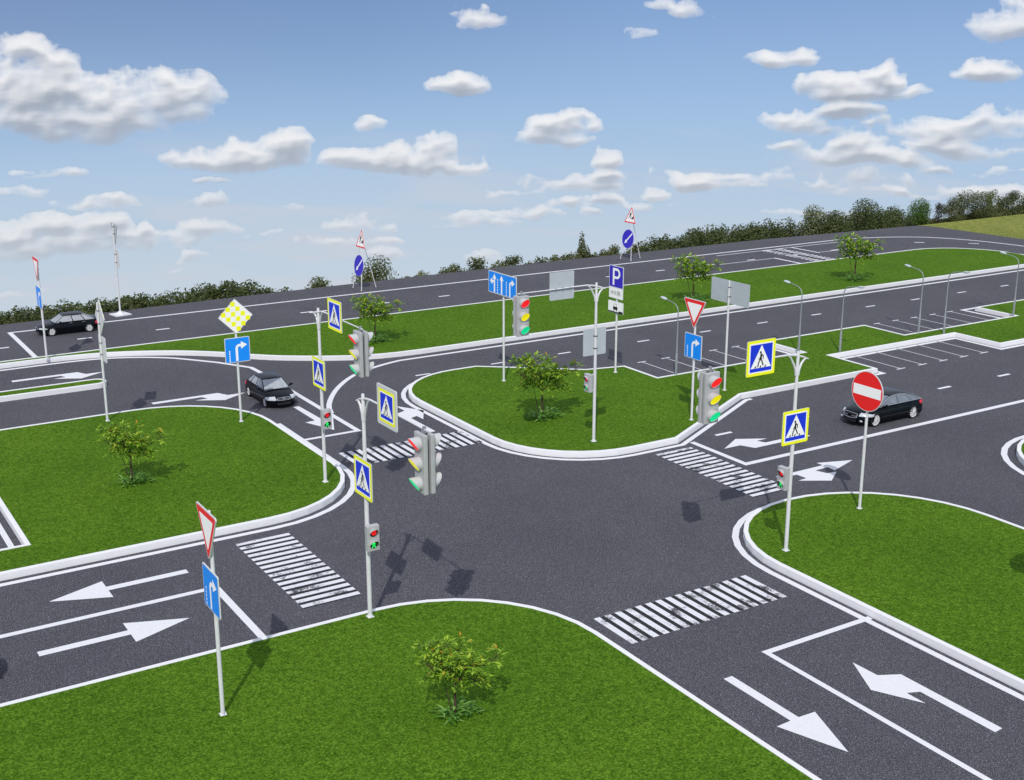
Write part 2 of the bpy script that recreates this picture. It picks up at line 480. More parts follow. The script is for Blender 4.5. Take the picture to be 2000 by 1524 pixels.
CLOUDS = [(11.55, -1.69, 2.08, 1.53, 1.0), (16.88, -2.49, 1.86, 1.14, 1.1), (14.32, -2.78, 3.06, 1.31, 0.9), (13.42, -3.62, 1.75, 0.74, 0.6), (12.24, -2.96, 2.62, 0.83, 0.7), (19.33, -4.94, 2.95, 0.57, 1.0), (21.53, -4.57, 1.0, 0.74, 1.1), (18.9, -4.75, 1.4, 0.52, 1.0), (27.02, -5.22, 3.06, 0.57, 1.0), (28.69, -4.78, 0.96, 0.66, 1.05), (26.8, -4.86, 1.18, 0.52, 1.0), (29.79, -5.51, 1.2, 0.37, 0.9), (29.26, -1.73, 1.35, 0.52, 0.9), (25.5, -3.68, 0.96, 0.37, 0.8), (30.3, 0.83, 1.09, 0.48, 0.6), (34.41, -3.7, 1.75, 0.61, 1.0), (35.67, -3.6, 0.83, 0.52, 1.0), (33.96, -4.15, 1.97, 0.39, 0.7), (36.05, -5.22, 0.7, 0.57, 1.0), (35.95, -5.95, 1.0, 0.33, 0.85), (40.17, -6.09, 1.0, 0.39, 1.05), (38.07, -6.62, 0.7, 0.28, 0.95), (43.74, -0.71, 1.27, 0.55, 0.9), (46.52, -2.02, 1.86, 0.66, 1.0), (47.82, -1.46, 0.87, 0.66, 1.1), (46.19, -1.81, 1.09, 0.57, 1.0), (44.51, -3.41, 1.4, 0.57, 1.1), (46.81, -2.97, 1.35, 0.44, 0.85), (49.38, -2.04, 1.09, 0.24, 0.5), (52.01, -1.3, 1.31, 0.52, 0.95), (52.68, 0.67, 1.31, 0.79, 0.65), (39.81, 1.35, 0.83, 0.44, 0.55), (37.18, 0.17, 0.87, 0.44, 0.55), (38.69, 1.7, 0.57, 0.31, 0.5), (47.44, -4.26, 1.2, 0.44, 1.0), (46.5, -4.72, 1.86, 0.48, 1.0), (48.87, -4.84, 1.64, 0.39, 1.0), (50.76, -3.67, 2.62, 0.57, 0.8), (52.88, -3.41, 1.86, 0.66, 0.8), (50.5, -4.26, 1.53, 0.35, 0.9), (50.79, -5.17, 1.2, 0.24, 0.8), (44.62, -4.4, 1.14, 0.35, 0.75), (44.7, -5.86, 3.28, 0.31, 0.6), (11.38, -7.71, 1.31, 0.48, 1.0), (13.52, -7.76, 1.4, 0.48, 1.05), (9.91, -8.02, 1.31, 0.52, 1.0), (12.56, -8.51, 5.02, 0.57, 0.75), (15.61, -8.07, 0.52, 0.35, 0.9), (18.47, -8.04, 1.31, 0.39, 0.7), (10.9, -6.32, 0.87, 0.31, 0.6), (34.45, -7.15, 0.52, 0.26, 0.8), (36.08, -6.98, 0.66, 0.26, 0.8), (35.4, -7.56, 0.61, 0.2, 0.75), (18.11, -6.8, 0.87, 0.33, 0.65), (22.24, -7.24, 0.83, 0.24, 0.45), (29.53, -7.66, 1.31, 0.31, 0.6), (33.75, -6.33, 2.4, 0.48, 0.55), (26.06, -8.27, 0.52, 0.24, 0.55), (28.59, -8.16, 1.31, 0.22, 0.5)]
WOOD_MID = [
    (68.71, 139, -12.9, 4.29, 1.64),
    (72.35, 144, -14.4, 4.55, 1.57),
    (73.44, 144, -14.4, 4.96, 1.81),
    (73.04, 139, -12.9, 4.48, 2.17),
    (74.55, 139, -12.9, 4.08, 1.3),
    (75.47, 139, -12.9, 4.21, 2.0),
    (79.65, 144, -14.4, 5.05, 2.24),
    (81.23, 144, -14.4, 4.68, 2.22),
    (79.94, 139, -12.9, 4.6, 1.5),
    (83.93, 144, -14.4, 4.91, 2.23),
    (82.55, 139, -12.9, 4.12, 1.36),
    (83.53, 139, -12.9, 4.07, 2.26),
    (85.17, 139, -12.9, 4.61, 2.19),
    (89.88, 144, -14.4, 4.87, 1.42),
    (87.76, 139, -12.9, 4.71, 1.82),
    (89.09, 139, -12.9, 4.43, 1.94),
    (93.77, 144, -14.4, 5.3, 2.36),
    (95.52, 144, -14.4, 5.27, 1.93),
    (96.95, 144, -14.4, 5.39, 2.15),
    (95.13, 139, -12.9, 4.58, 2.33),
    (96.87, 139, -12.9, 4.7, 2.1),
    (101.99, 144, -14.4, 5.0, 2.34),
    (100.16, 139, -12.9, 4.52, 1.8),
    (101.5, 139, -12.9, 5.19, 1.72),
    (102.81, 139, -12.9, 5.03, 1.54),
    (103.99, 139, -12.9, 4.94, 1.65),
    (109.04, 144, -14.4, 5.31, 1.38),
    (106.27, 139, -12.9, 5.04, 1.71),
    (111.46, 144, -14.4, 5.35, 1.87),]
WOOD_FAR = [
    (148.86, 148, -15.6, 6.36, 3.21),
    (151.2, 148, -15.6, 6.51, 2.69),
    (148.0, 143, -14.1, 6.05, 2.42),
    (149.74, 143, -14.1, 6.53, 2.76),
    (151.77, 143, -14.1, 6.6, 3.25),
    (159.61, 148, -15.6, 6.79, 3.17),
    (161.96, 148, -15.6, 6.9, 3.43),
    (164.46, 148, -15.6, 7.42, 2.98),
    (166.66, 148, -15.6, 7.73, 2.78),
    (168.75, 148, -15.6, 7.78, 3.63),
    (171.56, 148, -15.6, 7.16, 2.83),
    (173.78, 148, -15.6, 6.62, 3.53),
    (176.53, 148, -15.6, 6.08, 3.84),]
UNDERGROWTH = [
    (120.98, 102.5, -1.95, 1.05, 1.63),
    (120.28, 101, -1.5, 1.21, 1.78),
    (121.55, 101, -1.5, 0.92, 1.46),
    (124.37, 102.5, -1.95, 1.18, 1.52),
    (125.43, 102.5, -1.95, 1.12, 1.42),
    (124.6, 101, -1.5, 0.79, 1.82),
    (127.72, 102.5, -1.95, 1.11, 1.9),
    (127.15, 101, -1.5, 1.04, 1.85),
    (130.36, 102.5, -1.95, 1.21, 2.21),
    (129.96, 101, -1.5, 1.27, 1.42),
    (132.93, 102.5, -1.95, 1.23, 1.49),
    (132.03, 101, -1.5, 1.02, 1.43),
    (132.98, 101, -1.5, 1.43, 2.03),
    (136.43, 102.5, -1.95, 1.52, 2.28),
    (136.03, 101, -1.5, 1.42, 2.26),
    (139.74, 102.5, -1.95, 1.23, 2.05),
    (139.1, 101, -1.5, 1.31, 2.0),
    (140.56, 101, -1.5, 1.23, 2.04),
    (144.18, 102.5, -1.95, 1.13, 1.49),
    (145.27, 102.5, -1.95, 1.03, 1.49),
    (146.32, 102.5, -1.95, 1.22, 1.56),
    (147.48, 102.5, -1.95, 1.07, 2.47),]

# ------------------------------------------------------------------ the setting: ground, road, lawns, kerbs, markings
def terrain():
    bm = bmesh.new()
    xs = [-500, -200, -80, -40, 0, 40, 80, 114, 140, 180, 260, 500]
    ys = [-300, -100, 0, 50, 96.5, 110, 140, 200, 400, 900]
    def h(x, y): return -.15 if y <= 96.5 else -.15 - .3 * (y - 96.5)
    g = [[bm.verts.new((x, y, h(x, y))) for x in xs] for y in ys]
    for j in range(len(ys) - 1):
        for i in range(len(xs) - 1):
            bm.faces.new((g[j][i], g[j][i + 1], g[j + 1][i + 1], g[j + 1][i]))
    tag(mesh_obj('ground', bm, M['meadow']), kind='structure')
terrain()

bm = bmesh.new()
edge = [(-90, -40), (122, -40), (115.4, 76), (114.5, 95.0), (113.5, 95.8), (92.6, 97.3), (60.9, 97.6), (35.6, 97.0), (15.4, 96.0), (-90, 94.0)]
flat(bm, edge, 0.0)
tops = list(bm.faces)
r = bmesh.ops.extrude_face_region(bm, geom=tops)
for v in [e for e in r['geom'] if isinstance(e, bmesh.types.BMVert)]: v.co.z = -.16
bmesh.ops.recalc_face_normals(bm, faces=bm.faces[:])
tag(mesh_obj('road', bm, M['asphalt']), kind='structure')

ISL = {}
ISL['near'] = rpoly([(-40, 37.55), (23.2, 37.55, 5.6), (23.2, -20), (-40, -20)])
ISL['right'] = rpoly([(33.0, 38.0, 5.0), (44.12, 38.0, 5.9), (44.12, -20), (33.0, -20)])
ISL['left'] = rpoly([(-40, 67.62), (22.92, 67.62, 5.7), (22.92, 48.3, 5.2), (-40, 48.3), (-40, 50.5), (8.35, 50.5), (8.35, 58.5), (-40, 58.5)])
ISL['centre'] = rpoly([(31.85, 47.93, 5.0), (39.75, 47.93), (48.2, 52.5), (59.35, 52.5), (59.35, 56.55), (71.95, 56.55), (71.95, 52.75), (104, 52.75, 3.5), (104, 61.3, 4.5),
                       (80.6, 61.3), (80.6, 57.7), (68.15, 57.7), (68.15, 61.4), (58.85, 61.4), (58.85, 57.7), (46.3, 57.7), (46.3, 61.1), (43.8, 61.65), (38.4, 66.0), (31.85, 66.0, 5.0)])
S_CURVE = chaikin([(16.8, 82.65), (19.2, 82.3), (21.0, 81.65), (22.6, 80.85), (24.0, 80.0), (25.9, 78.45), (27.4, 76.75), (28.8, 75.4), (30.4, 74.3), (31.7, 73.5), (33.4, 72.65), (35.3, 72.15), (37.5, 72.0)], 1)
ISL['median'] = rpoly([(-40, 83.15), (-40, 82.65)] + S_CURVE + [(104.97, 72.0, 4.5), (104.97, 82.95, 6.6)])
ISL['strip'] = rpoly([(-30, 74.58), (17.5, 74.58, .44), (17.5, 75.5, .44), (-30, 75.5)])
ISL['far_right'] = rpoly([(51.35, 38.25, 5.0), (112, 38.25, 3), (112, -20), (51.35, -20)])
LAWN_Z, KERB_Z, KERB_W = .285, .30, .20
for key, P in ISL.items():
    bm = bmesh.new(); flat(bm, P, LAWN_Z)
    tag(mesh_obj('lawn', bm, M['grass']), kind='structure')
    bm = bmesh.new()
    O = offs(P, KERB_W); n = len(P)
    O2 = offs(P, KERB_W - .012)
    it = [bm.verts.new((*p, KERB_Z)) for p in P]; ib = [bm.verts.new((*p, .2)) for p in P]
    ot = [bm.verts.new((*p, KERB_Z)) for p in O2]; om = [bm.verts.new((*p, KERB_Z - .012)) for p in O]; ob = [bm.verts.new((*p, -.02)) for p in O]
    for i in range(n):
        j = (i + 1) % n
        for a, b in ((ib, it), (it, ot), (ot, om), (om, ob)):
            bm.faces.new((a[i], a[j], b[j], b[i]))
    bmesh.ops.recalc_face_normals(bm, faces=bm.faces[:])
    tag(mesh_obj('kerb', bm, M['kerb']), kind='structure')

Z1 = .004
def rect(bm, x0, x1, y0, y1, z=Z1): flat(bm, [(x0, y0), (x1, y0), (x1, y1), (x0, y1)], z)
def ring_path(P, start, stop):
    """the stretch of polygon P from the point nearest start to the point nearest stop"""
    f = lambda q: min(range(len(P)), key=lambda i: (P[i][0] - q[0]) ** 2 + (P[i][1] - q[1]) ** 2)
    a, b = f(start), f(stop)
    out = [P[a]]
    while a != b:
        a = (a + 1) % len(P); out.append(P[a])
    return out

# edge lines that follow the kerbs
bm = bmesh.new()
band(bm, ring_path(ISL['left'], (-40, 48.3), (22.92, 61.9)), .46, .74, Z1)
band(bm, ring_path(ISL['right'], (38, 38), (33, -20)), .38, .66, Z1)
band(bm, ring_path(ISL['centre'], (38.4, 66), (39.75, 47.93)) + [(48.2, 52.5), (48.75, 52.52)], .37, .64, Z1)
band(bm, [(59.1, 52.5), (59.35, 52.5), (59.35, 56.55), (71.95, 56.55), (71.95, 52.75), (104, 52.75)], .30, .60, Z1)
band(bm, [(58.85, 61.4), (58.85, 57.7)], .30, .58, Z1)
flat(bm, [(79.68, 57.9), (79.98, 57.9), (79.98, 62.05), (104, 62.05), (104, 62.35), (79.68, 62.35)], Z1)
band(bm, ring_path(ISL['far_right'], (56.4, 38.25), (51.35, -20)), .62, .92, Z1)
rect(bm, 7.62, 7.86, 50.3, 58.6)
med = [(-40, 81.85), (15.6, 82.03), (17.6, 81.97), (19.0, 81.78), (20.4, 81.3), (21.6, 80.65), (22.7, 79.85), (23.4, 79.2), (25.25, 76.75), (26.62, 74.35), (26.68, 72.9), (26.68, 58.6)]
band(bm, chaikin(med[:9], 1) + med[9:], -.15, .15, Z1)
flat(bm, [(23.1, 58.34), (26.83, 58.34), (26.83, 58.62), (23.1, 58.62)], Z1 + .002)
arc = [(104, 71.0), (37.8, 71.0), (35.5, 70.98), (34.3, 70.65), (33.1, 70.15), (31.65, 69.36), (30.5, 68.35), (29.14, 66.77), (28.02, 65.08), (27.18, 63.5), (26.78, 62.2)]
band(bm, arc[:2] + chaikin(arc[2:], 1), -.15, .15, Z1 + .002)
far = [(15.5, 92.93), (99.0, 92.93), (102.2, 92.25), (105.4, 90.85), (108.0, 88.9), (110.0, 85.2), (111.1, 80.5), (111.4, 75), (111.4, 40)]
band(bm, far[:2] + chaikin(far[1:], 2)[1:], -.14, .14, Z1)
rect(bm, 80.5, 97, 91.75, 91.9)
tag(mesh_obj('edge_line_marking', bm, M['paint']), kind='structure')

# centre and stop lines
bm = bmesh.new()
rect(bm, -40, 13.5, 43.02, 43.3); rect(bm, 13.42, 13.70, 37.9, 43.3, Z1 + .002)
rect(bm, 40.45, 100, 43.22, 43.56); rect(bm, 40.38, 40.70, 43.22, 47.5, Z1 + .002)
rect(bm, 27.6, 27.82, -20, 28.28); rect(bm, 27.6, 32.75, 28.04, 28.29, Z1 + .002)
rect(bm, 15.36, 15.68, 83.6, 93.07, Z1 + .002)
rect(bm, 77.5, 84.4, 87.80, 87.92); rect(bm, 84.25, 84.55, 83.3, 87.92, Z1 + .002)
rect(bm, 90.25, 90.50, 87.9, 91.9, Z1 + .002); rect(bm, 90.3, 97, 88.03, 88.15)
tag(mesh_obj('stop_line_marking', bm, M['paint']), kind='structure')

# dashes
bm = bmesh.new()
for x in (13.6, 19.13, 24.65, 30.2, 35.8, 41.3 + 1.1, 47.87, 53.4, 59.1, 64.7, 70.3, 76.28, 81.3, 86.8, 92.4): rect(bm, x, x + 1.0, 88.17, 88.42, Z1 + .004)
for a, b in (((97.78, 88.15), (98.75, 87.95)), ((103.6, 87.5), (104.4, 86.86)), ((107.86, 84.1), (108.5, 83.3)), ((110, 79), (110.2, 78))):
    band(bm, [a, b], -.14, .14, Z1)
for x in (34.6, 40.09, 45.28, 51.91, 57.51, 63.01, 68.5, 74.38, 79.55, 85.16, 90.63, 96.2): rect(bm, x, x + 1.02, 66.9, 67.1)
for x in (42.36, 48.0, 53.9, 59.78, 65.28, 70.9, 76.5, 82): rect(bm, x, x + 1.1, 47.63, 47.86)
tag(mesh_obj('dashed_lane_marking', bm, M['paint']), kind='structure')

# parking bays
bm = bmesh.new()
for x in (48.7, 50.68, 52.7, 54.75, 56.75): rect(bm, x - .35, x + .35, 62.28, 62.40); rect(bm, x - .035, x + .035, 57.8, 62.28)
for x in (70.52, 72.5, 74.5, 76.58, 78.55): rect(bm, x - .33, x + .33, 62.28, 62.40); rect(bm, x - .035, x + .035, 57.8, 62.28)
for x in (61.65, 63.66, 65.66, 67.68, 69.7): rect(bm, x - .4, x + .4, 52.2, 52.32); rect(bm, x - .035, x + .035, 52.32, 56.3)
tag(mesh_obj('parking_bay_marking', bm, M['paint']), kind='structure')

# lane arrows
bm = bmesh.new()
flat(bm, [(7.88, 45.2), (10.02, 46.02), (10.02, 45.42), (13.12, 45.42), (13.12, 45.05), (10.02, 45.05), (10.02, 44.36)], Z1)
flat(bm, [(6.64, 41.3), (6.64, 40.93), (9.72, 40.93), (9.72, 40.27), (11.88, 41.12), (9.72, 41.95), (9.72, 41.3)], Z1)
flat(bm, [(25.25, 27.53), (25.61, 27.53), (25.61, 24.48), (26.27, 24.45), (25.44, 22.27), (24.66, 24.43), (25.25, 24.46)], Z1)
flat(bm, [(25.46, 64.5), (25.8, 64.5), (25.88, 61.5), (26.55, 61.45), (25.65, 59.27), (24.87, 61.36), (25.46, 61.42)], Z1)
SL = [(0, .2), (0, -.2), (2.85, -.2), (3.05, -.66), (2.3, -.68), (3.8, -1.5), (5.4, -.55), (4.3, -.55), (3.95, .2)]   # shaft bending to the right
def slanted(tail, ang, flip=1, s=1.0):
    c, sn = math.cos(ang), math.sin(ang)
    flat(bm, [(tail[0] + s * (c * u - sn * v * flip), tail[1] + s * (sn * u + c * v * flip)) for u, v in SL], Z1)
flat(bm, [(29.67, 26.11), (29.70, 25.05), (30.40, 24.69), (30.38, 20.75), (30.01, 20.72), (30.03, 23.57), (29.60, 23.75), (29.59, 22.98), (28.78, 24.49)], Z1)
slanted((12.97, 78.82), 0); slanted((18.85, 69.46), 0)
slanted((29.95, 56.2), PI / 2, 1); slanted((46.54, 45.24), PI, 1, .98)
flat(bm, [(40.5, 41.24), (40.5, 40.94), (41.55, 40.92), (41.58, 40.3), (41.0, 40.25), (42.35, 39.42), (43.5, 40.22), (42.95, 40.28), (42.75, 40.88), (43.62, 40.92), (43.56, 40.4), (45.45, 41.05), (43.62, 41.66), (43.64, 41.26)], Z1)
tag(mesh_obj('lane_arrow_marking', bm, M['paint']), kind='structure')

# zebra crossings on dark patches, the shade beside the stripes painted in
def zebra(x0, x1, y0, y1, along, n=16, fill=.575, split=False):
    b1 = bmesh.new(); b2 = bmesh.new()
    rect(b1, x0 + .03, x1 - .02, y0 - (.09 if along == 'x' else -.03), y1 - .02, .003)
    L = (y1 - y0) if along == 'x' else (x1 - x0)
    p = L / (n - 1 + fill)
    for k in range(n):
        a = k * p; b = a + p * fill
        if along == 'x':
            for u0, u1 in (((x0, (x0 + x1) / 2 - .25), ((x0 + x1) / 2 + .25, x1)) if split else ((x0, x1),)): rect(b2, u0, u1, y0 + a, y0 + b, .009)
        else: rect(b2, x0 + a, x0 + b, y0, y1, .009)
    tag(mesh_obj('crossing_shade', b1, M['stripe_shade']), kind='structure')
    tag(mesh_obj('zebra_crossing', b2, M['worn']), kind='structure')
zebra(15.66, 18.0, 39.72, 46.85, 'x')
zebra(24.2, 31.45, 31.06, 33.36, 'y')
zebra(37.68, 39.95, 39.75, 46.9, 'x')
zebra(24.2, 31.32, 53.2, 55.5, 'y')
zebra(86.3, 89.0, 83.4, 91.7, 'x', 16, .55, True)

# ------------------------------------------------------------------ sign posts, masts and signals
def arrow_up(cx, z0, z1, w, hw, hl):
    return [(cx - w / 2, z0), (cx + w / 2, z0), (cx + w / 2, z1 - hl), (cx + hw, z1 - hl), (cx, z1), (cx - hw, z1 - hl), (cx - w / 2, z1 - hl)]

def sign_panel(name, outline, face, parent, y=-.075, layers=(), mats=(), z=0, x=0, t=.035, label=None):
    """panel = plate with the face colours laid on as thin layers; mats[0] is the back and edge"""
    bm = bmesh.new()
    plate(bm, [(p[0] + x, p[1] + z) for p in outline], y, y + t, 0, 0)
    d = .003
    for pts, mi in layers:
        if callable(pts): pts(bm, x, z, y - d, mi)
        else: decal(bm, [(p[0] + x, p[1] + z) for p in pts], y - d, mi)
        d += .003
    o = mesh_obj(name, bm, list(mats), parent)
    if label: o['label'] = label
    return o

def clamps(parent, zs, r, y0=-.05, w=.16):
    for zc in zs:
        bm = bmesh.new()
        box(bm, -w / 2, w / 2, y0, y0 + .012, zc - .02, zc + .02)
        ring = [(r + .004, zc - .02), (r + .014, zc - .02), (r + .014, zc + .02), (r + .004, zc + .02)]
        lathe(bm, [(q[0], q[1]) for q in ring], 14, closed=True)
        mesh_obj('clamp', bm, M['clamp'], parent)

def pole(parent, h, r0, r1, foot=True, name='pole'):
    bm = bmesh.new()
    r0 *= .80; r1 *= .88
    lathe(bm, [(0, -.05), (r0, -.05), (r0, h * .5), (r1, h), (r1 * .6, h + .02), (0, h + .02)], 18)
    o = mesh_obj(name, bm, M['pole'], parent, smooth=40)
    if foot:
        bm = bmesh.new()
        box(bm, -.10, .10, -.10, .10, 0, .02, bevel=.005)
        for a in range(4):
            c, s = math.cos(a * PI / 2), math.sin(a * PI / 2)
            p = [(r0, .025), (.115, .025), (r0, .11)]
            for sgn in (-.01, .01):
                bm.faces.new([bm.verts.new((c * u - s * sgn, s * u + c * sgn, w)) for u, w in p])
        mesh_obj('foot', bm, M['pole'], parent)
    return o

def walker(bm, x, z, y, mi, s=1.0):
    q = lambda pts: [(x + u * s, z + v * s) for u, v in pts]
    decal(bm, q(circ(-.035, .225, .045, 12)), y, mi)
    stroke(bm, q([(-.005, .16), (-.02, .0)]), .085 * s, y, mi)
    stroke(bm, q([(.0, .155), (.085, .10), (.085, -.01)]), .038 * s, y - .001, mi)
    stroke(bm, q([(-.03, .10), (-.06, .04), (-.12, -.03)]), .032 * s, y - .002, mi)
    stroke(bm, q([(-.03, .0), (-.12, -.14), (-.14, -.27)]), .050 * s, y - .003, mi)
    stroke(bm, q([(.0, -.02), (.05, -.12), (.10, -.24)]), .050 * s, y - .001, mi)
    for u in (-.26, -.03, .19): decal(bm, q([(u - .035, -.31), (u + .03, -.31), (u + .05, -.24), (u + .0, -.24)]), y - .002, mi)

def crossing_sign(parent, x, z, margin=0.0, h=.69, w=None):
    w = w or h
    k = 1 - margin / h
    lay = [(rrect(w * k, h * k, .05), 1), (rrect(w * k * .845, h * k * .845, .02), 2), (rrect(w * k * .77, h * k * .77, .01), 3),
           ([(-.515 * k, -.385 * k), (.515 * k, -.385 * k), (.0, .50 * k)], 2),
           (lambda bm, X, Z, y, mi: walker(bm, X, Z - .035, y, mi, 1.1 * k), 4)]
    return sign_panel('crossing_sign', rrect(w, h, .06), None, parent, -.10, lay, (M['back'] if margin == 0 else M['rim_white'], M['yellow'], M['white'], M['blue'], M['black']), z, x)

def traffic_light(parent, x, ztop, ends=(-1, 1)):
    """two three-lamp heads back to back under the arm; each head is a part with its lamps and hoods"""
    bm = bmesh.new()
    box(bm, x - .05, x + .05, -.05, .05, ztop - .06, ztop + .2, bevel=.01)
    box(bm, x - .16, x + .16, -.035, .035, ztop + .02, ztop + .06, bevel=.008)
    mesh_obj('bracket', bm, M['lamp_steel'], parent)
    for sgn in ends:
        h = bmesh.new()
        hw, z0, z1 = .335, ztop - 1.95, ztop
        yb, yf = sgn * .05, sgn * .20
        vs = box(h, x - hw, x + hw, min(yb, yf), max(yb, yf), z0, z1, bevel=.03)
        for zc in (ztop - .335, ztop - .985, ztop - 1.635):
            for dx in (-.27, .27): box(h, x + dx - .012, x + dx + .012, yf - .012, yf + .012, zc + .25, zc + .275)
        head = mesh_obj('signal_head', h, M['signal'], parent)
        for zc, nm, mt in ((ztop - .335, 'red_lamp', 'lens_red'), (ztop - .985, 'yellow_lamp', 'lens_yellow'), (ztop - 1.635, 'green_lamp', 'lens_green')):
            hb = bmesh.new(); n = 24; r = .225
            ln = lambda a: .05 + .30 * (math.sin(a) * .5 + .5)
            ring0 = [hb.verts.new((x + r * math.cos(a), yf, zc + r * math.sin(a))) for a in [2 * PI * k / n for k in range(n)]]
            ring1 = [hb.verts.new((x + r * math.cos(a), yf + sgn * ln(a), zc + r * math.sin(a))) for a in [2 * PI * k / n for k in range(n)]]
            r2 = r - .008
            ring2 = [hb.verts.new((x + r2 * math.cos(a), yf + sgn * (ln(a) - .004), zc + r2 * math.sin(a))) for a in [2 * PI * k / n for k in range(n)]]
            ring3 = [hb.verts.new((x + r2 * math.cos(a), yf + sgn * (ln(a) - .03), zc + r2 * math.sin(a))) for a in [2 * PI * k / n for k in range(n)]]
            for A, B in ((ring0, ring1), (ring1, ring2), (ring2, ring3)):
                for k in range(n): hb.faces.new((A[k], A[(k + 1) % n], B[(k + 1) % n], B[k]))
            bmesh.ops.recalc_face_normals(hb, faces=hb.faces[:])
            mesh_obj('hood', hb, M['hood'], head, smooth=40)
            lb = bmesh.new(); r3 = r2 - .002
            rim = [lb.verts.new((x + r3 * math.cos(a), yf + sgn * (ln(a) - .010), zc + r3 * math.sin(a))) for a in [2 * PI * k / n for k in range(n)]]
            mid = [lb.verts.new((x + r3 * .6 * math.cos(a), yf + sgn * (.05 + .30 * (.6 * math.sin(a) * .5 + .5) - .018), zc + r3 * .6 * math.sin(a))) for a in [2 * PI * k / n for k in range(n)]]
            for k in range(n): lb.faces.new((rim[k], rim[(k + 1) % n], mid[(k + 1) % n], mid[k]))
            lb.faces.new(mid)
            bmesh.ops.recalc_face_normals(lb, faces=lb.faces[:])
            mesh_obj(nm, lb, M[mt], head, smooth=60)

def pedestrian_light(parent, sx, zc):
    """two-lamp head on a short bracket, facing local sx * x"""
    for dz in (.40, -.42):
        bm = bmesh.new(); tube(bm, [(0, 0, zc + dz), (sx * .30, 0, zc + dz)], .022, 8)
        mesh_obj('bracket', bm, M['pole'], parent)
    rot = Matrix.Rotation(sx * PI / 2, 4, 'Z')     # local -y turns to sx * x
    bm = bmesh.new(); box(bm, -.235, .235, -.50, -.28, zc - .465, zc + .465, bevel=.02)
    bm.transform(rot); head = mesh_obj('pedestrian_light', bm, M['signal'], parent)
    for dz, nm, mt in ((.215, 'red_lamp', 'lens_man_red'), (-.215, 'green_lamp', 'lens_man_green')):
        z = zc + dz; n = 22; r = .165
        hb = bmesh.new()
        ln = lambda a: .01 + .16 * max(0, .35 + .65 * math.sin(a))
        A = [2 * PI * k / n for k in range(n)]
        r0 = [hb.verts.new((r * math.cos(a), -.50, z + r * math.sin(a))) for a in A]
        r1 = [hb.verts.new((r * math.cos(a), -.50 - ln(a), z + r * math.sin(a))) for a in A]
        r2 = [hb.verts.new(((r - .012) * math.cos(a), -.50 - ln(a), z + (r - .012) * math.sin(a))) for a in A]
        r3 = [hb.verts.new(((r - .012) * math.cos(a), -.501, z + (r - .012) * math.sin(a))) for a in A]
        for P, Q in ((r0, r1), (r1, r2), (r2, r3)):
            for k in range(n): hb.faces.new((P[k], P[(k + 1) % n], Q[(k + 1) % n], Q[k]))
        bmesh.ops.recalc_face_normals(hb, faces=hb.faces[:]); hb.transform(rot)
        mesh_obj('hood', hb, M['signal'], head, smooth=40)
        lb = bmesh.new()
        decal(lb, circ(0, z, .152, 22), -.504, 0)
        q = lambda pts: [(u, z + v) for u, v in pts]
        if nm == 'red_lamp':
            decal(lb, q(circ(.012, 0, .098, 18)), -.508, 1)
        else:
            decal(lb, q(circ(.01, .095, .028, 10)), -.508, 1)
            for path, w in (([(.0, .06), (-.005, -.02)], .07), ([(.0, .05), (.075, .0)], .035), ([(-.01, .05), (-.075, .0)], .035), ([(-.02, -.02), (-.06, -.12)], .045), ([(.015, -.02), (.06, -.12)], .045)):
                stroke(lb, q(path), w, -.508, 1)
        lb.transform(rot)
        mesh_obj(nm, lb, [M['lens_dark'], M[mt]], head)

def mast(x, y, rz, arm, label, margin=0.0, crossbar=False, zs=.285):
    """tall mast; local frame: signs face -y, the arm runs along arm * x"""
    t = empty('signal_mast', (x, y, zs), rz)
    tag(t, label, 'signal mast', 'tall masts with an arm over the road')
    bm = bmesh.new()
    lathe(bm, [(0, -.05), (.080, -.05), (.080, 3.5), (.070, 6), (.058, 8.22), (.05, 8.25), (0, 8.25)], 20)
    mesh_obj('pole', bm, M['pole'], t, smooth=40)
    bm = bmesh.new(); box(bm, -.12, .12, -.12, .12, 0, .025, bevel=.008); lathe(bm, [(.08, .025), (.11, .025), (.082, .12)], 16)
    mesh_obj('foot', bm, M['pole'], t)
    bm = bmesh.new()
    pts = [(-.55, 7.88), (-.28, 8.0), (0, 8.07), (.25, 8.13), (.55, 8.17), (1.2, 8.18), (2.4, 8.16), (4.62, 8.16)]
    tube(bm, [(arm * u, 0, w) for u, w in pts], [.025, .034, .042, .042, .038, .034, .029, .026], 12)
    mesh_obj('arm', bm, M['pole'], t, smooth=40)
    for s in (-1, 1):
        bm = bmesh.new()
        tube(bm, [(s * .05, 0, 7.3), (s * .1, 0, 7.55), (s * .22, 0, 7.78), (s * .40, 0, 7.95 + (.12 if s == arm else -.02)), (s * .55, 0, 8.03 + (.12 if s == arm else -.14))], [.055, .05, .045, .035, .022], 10)
        mesh_obj('brace', bm, M['pole'], t, smooth=40)
    if crossbar:
        bm = bmesh.new(); tube(bm, [(0, -.42, 8.08), (0, .42, 8.08)], .03, 10); mesh_obj('crossbar', bm, M['pole'], t, smooth=40)
    s1 = crossing_sign(t, arm * 2.02, 8.29, margin, .685, .71)
    for dx in (-.4, 0, .4):
        bm = bmesh.new(); box(bm, arm * 2.02 + dx - .012, arm * 2.02 + dx + .012, -.066, .04, 8.10, 8.22); mesh_obj('clamp', bm, M['lamp_steel'], s1)
    s2 = crossing_sign(t, 0, 5.235, 0, .69)
    clamps(s2, (4.92, 5.55), .09, -.066)
    traffic_light(t, arm * 4.42, 8.06)
    pedestrian_light(t, arm, 3.16)
    return t

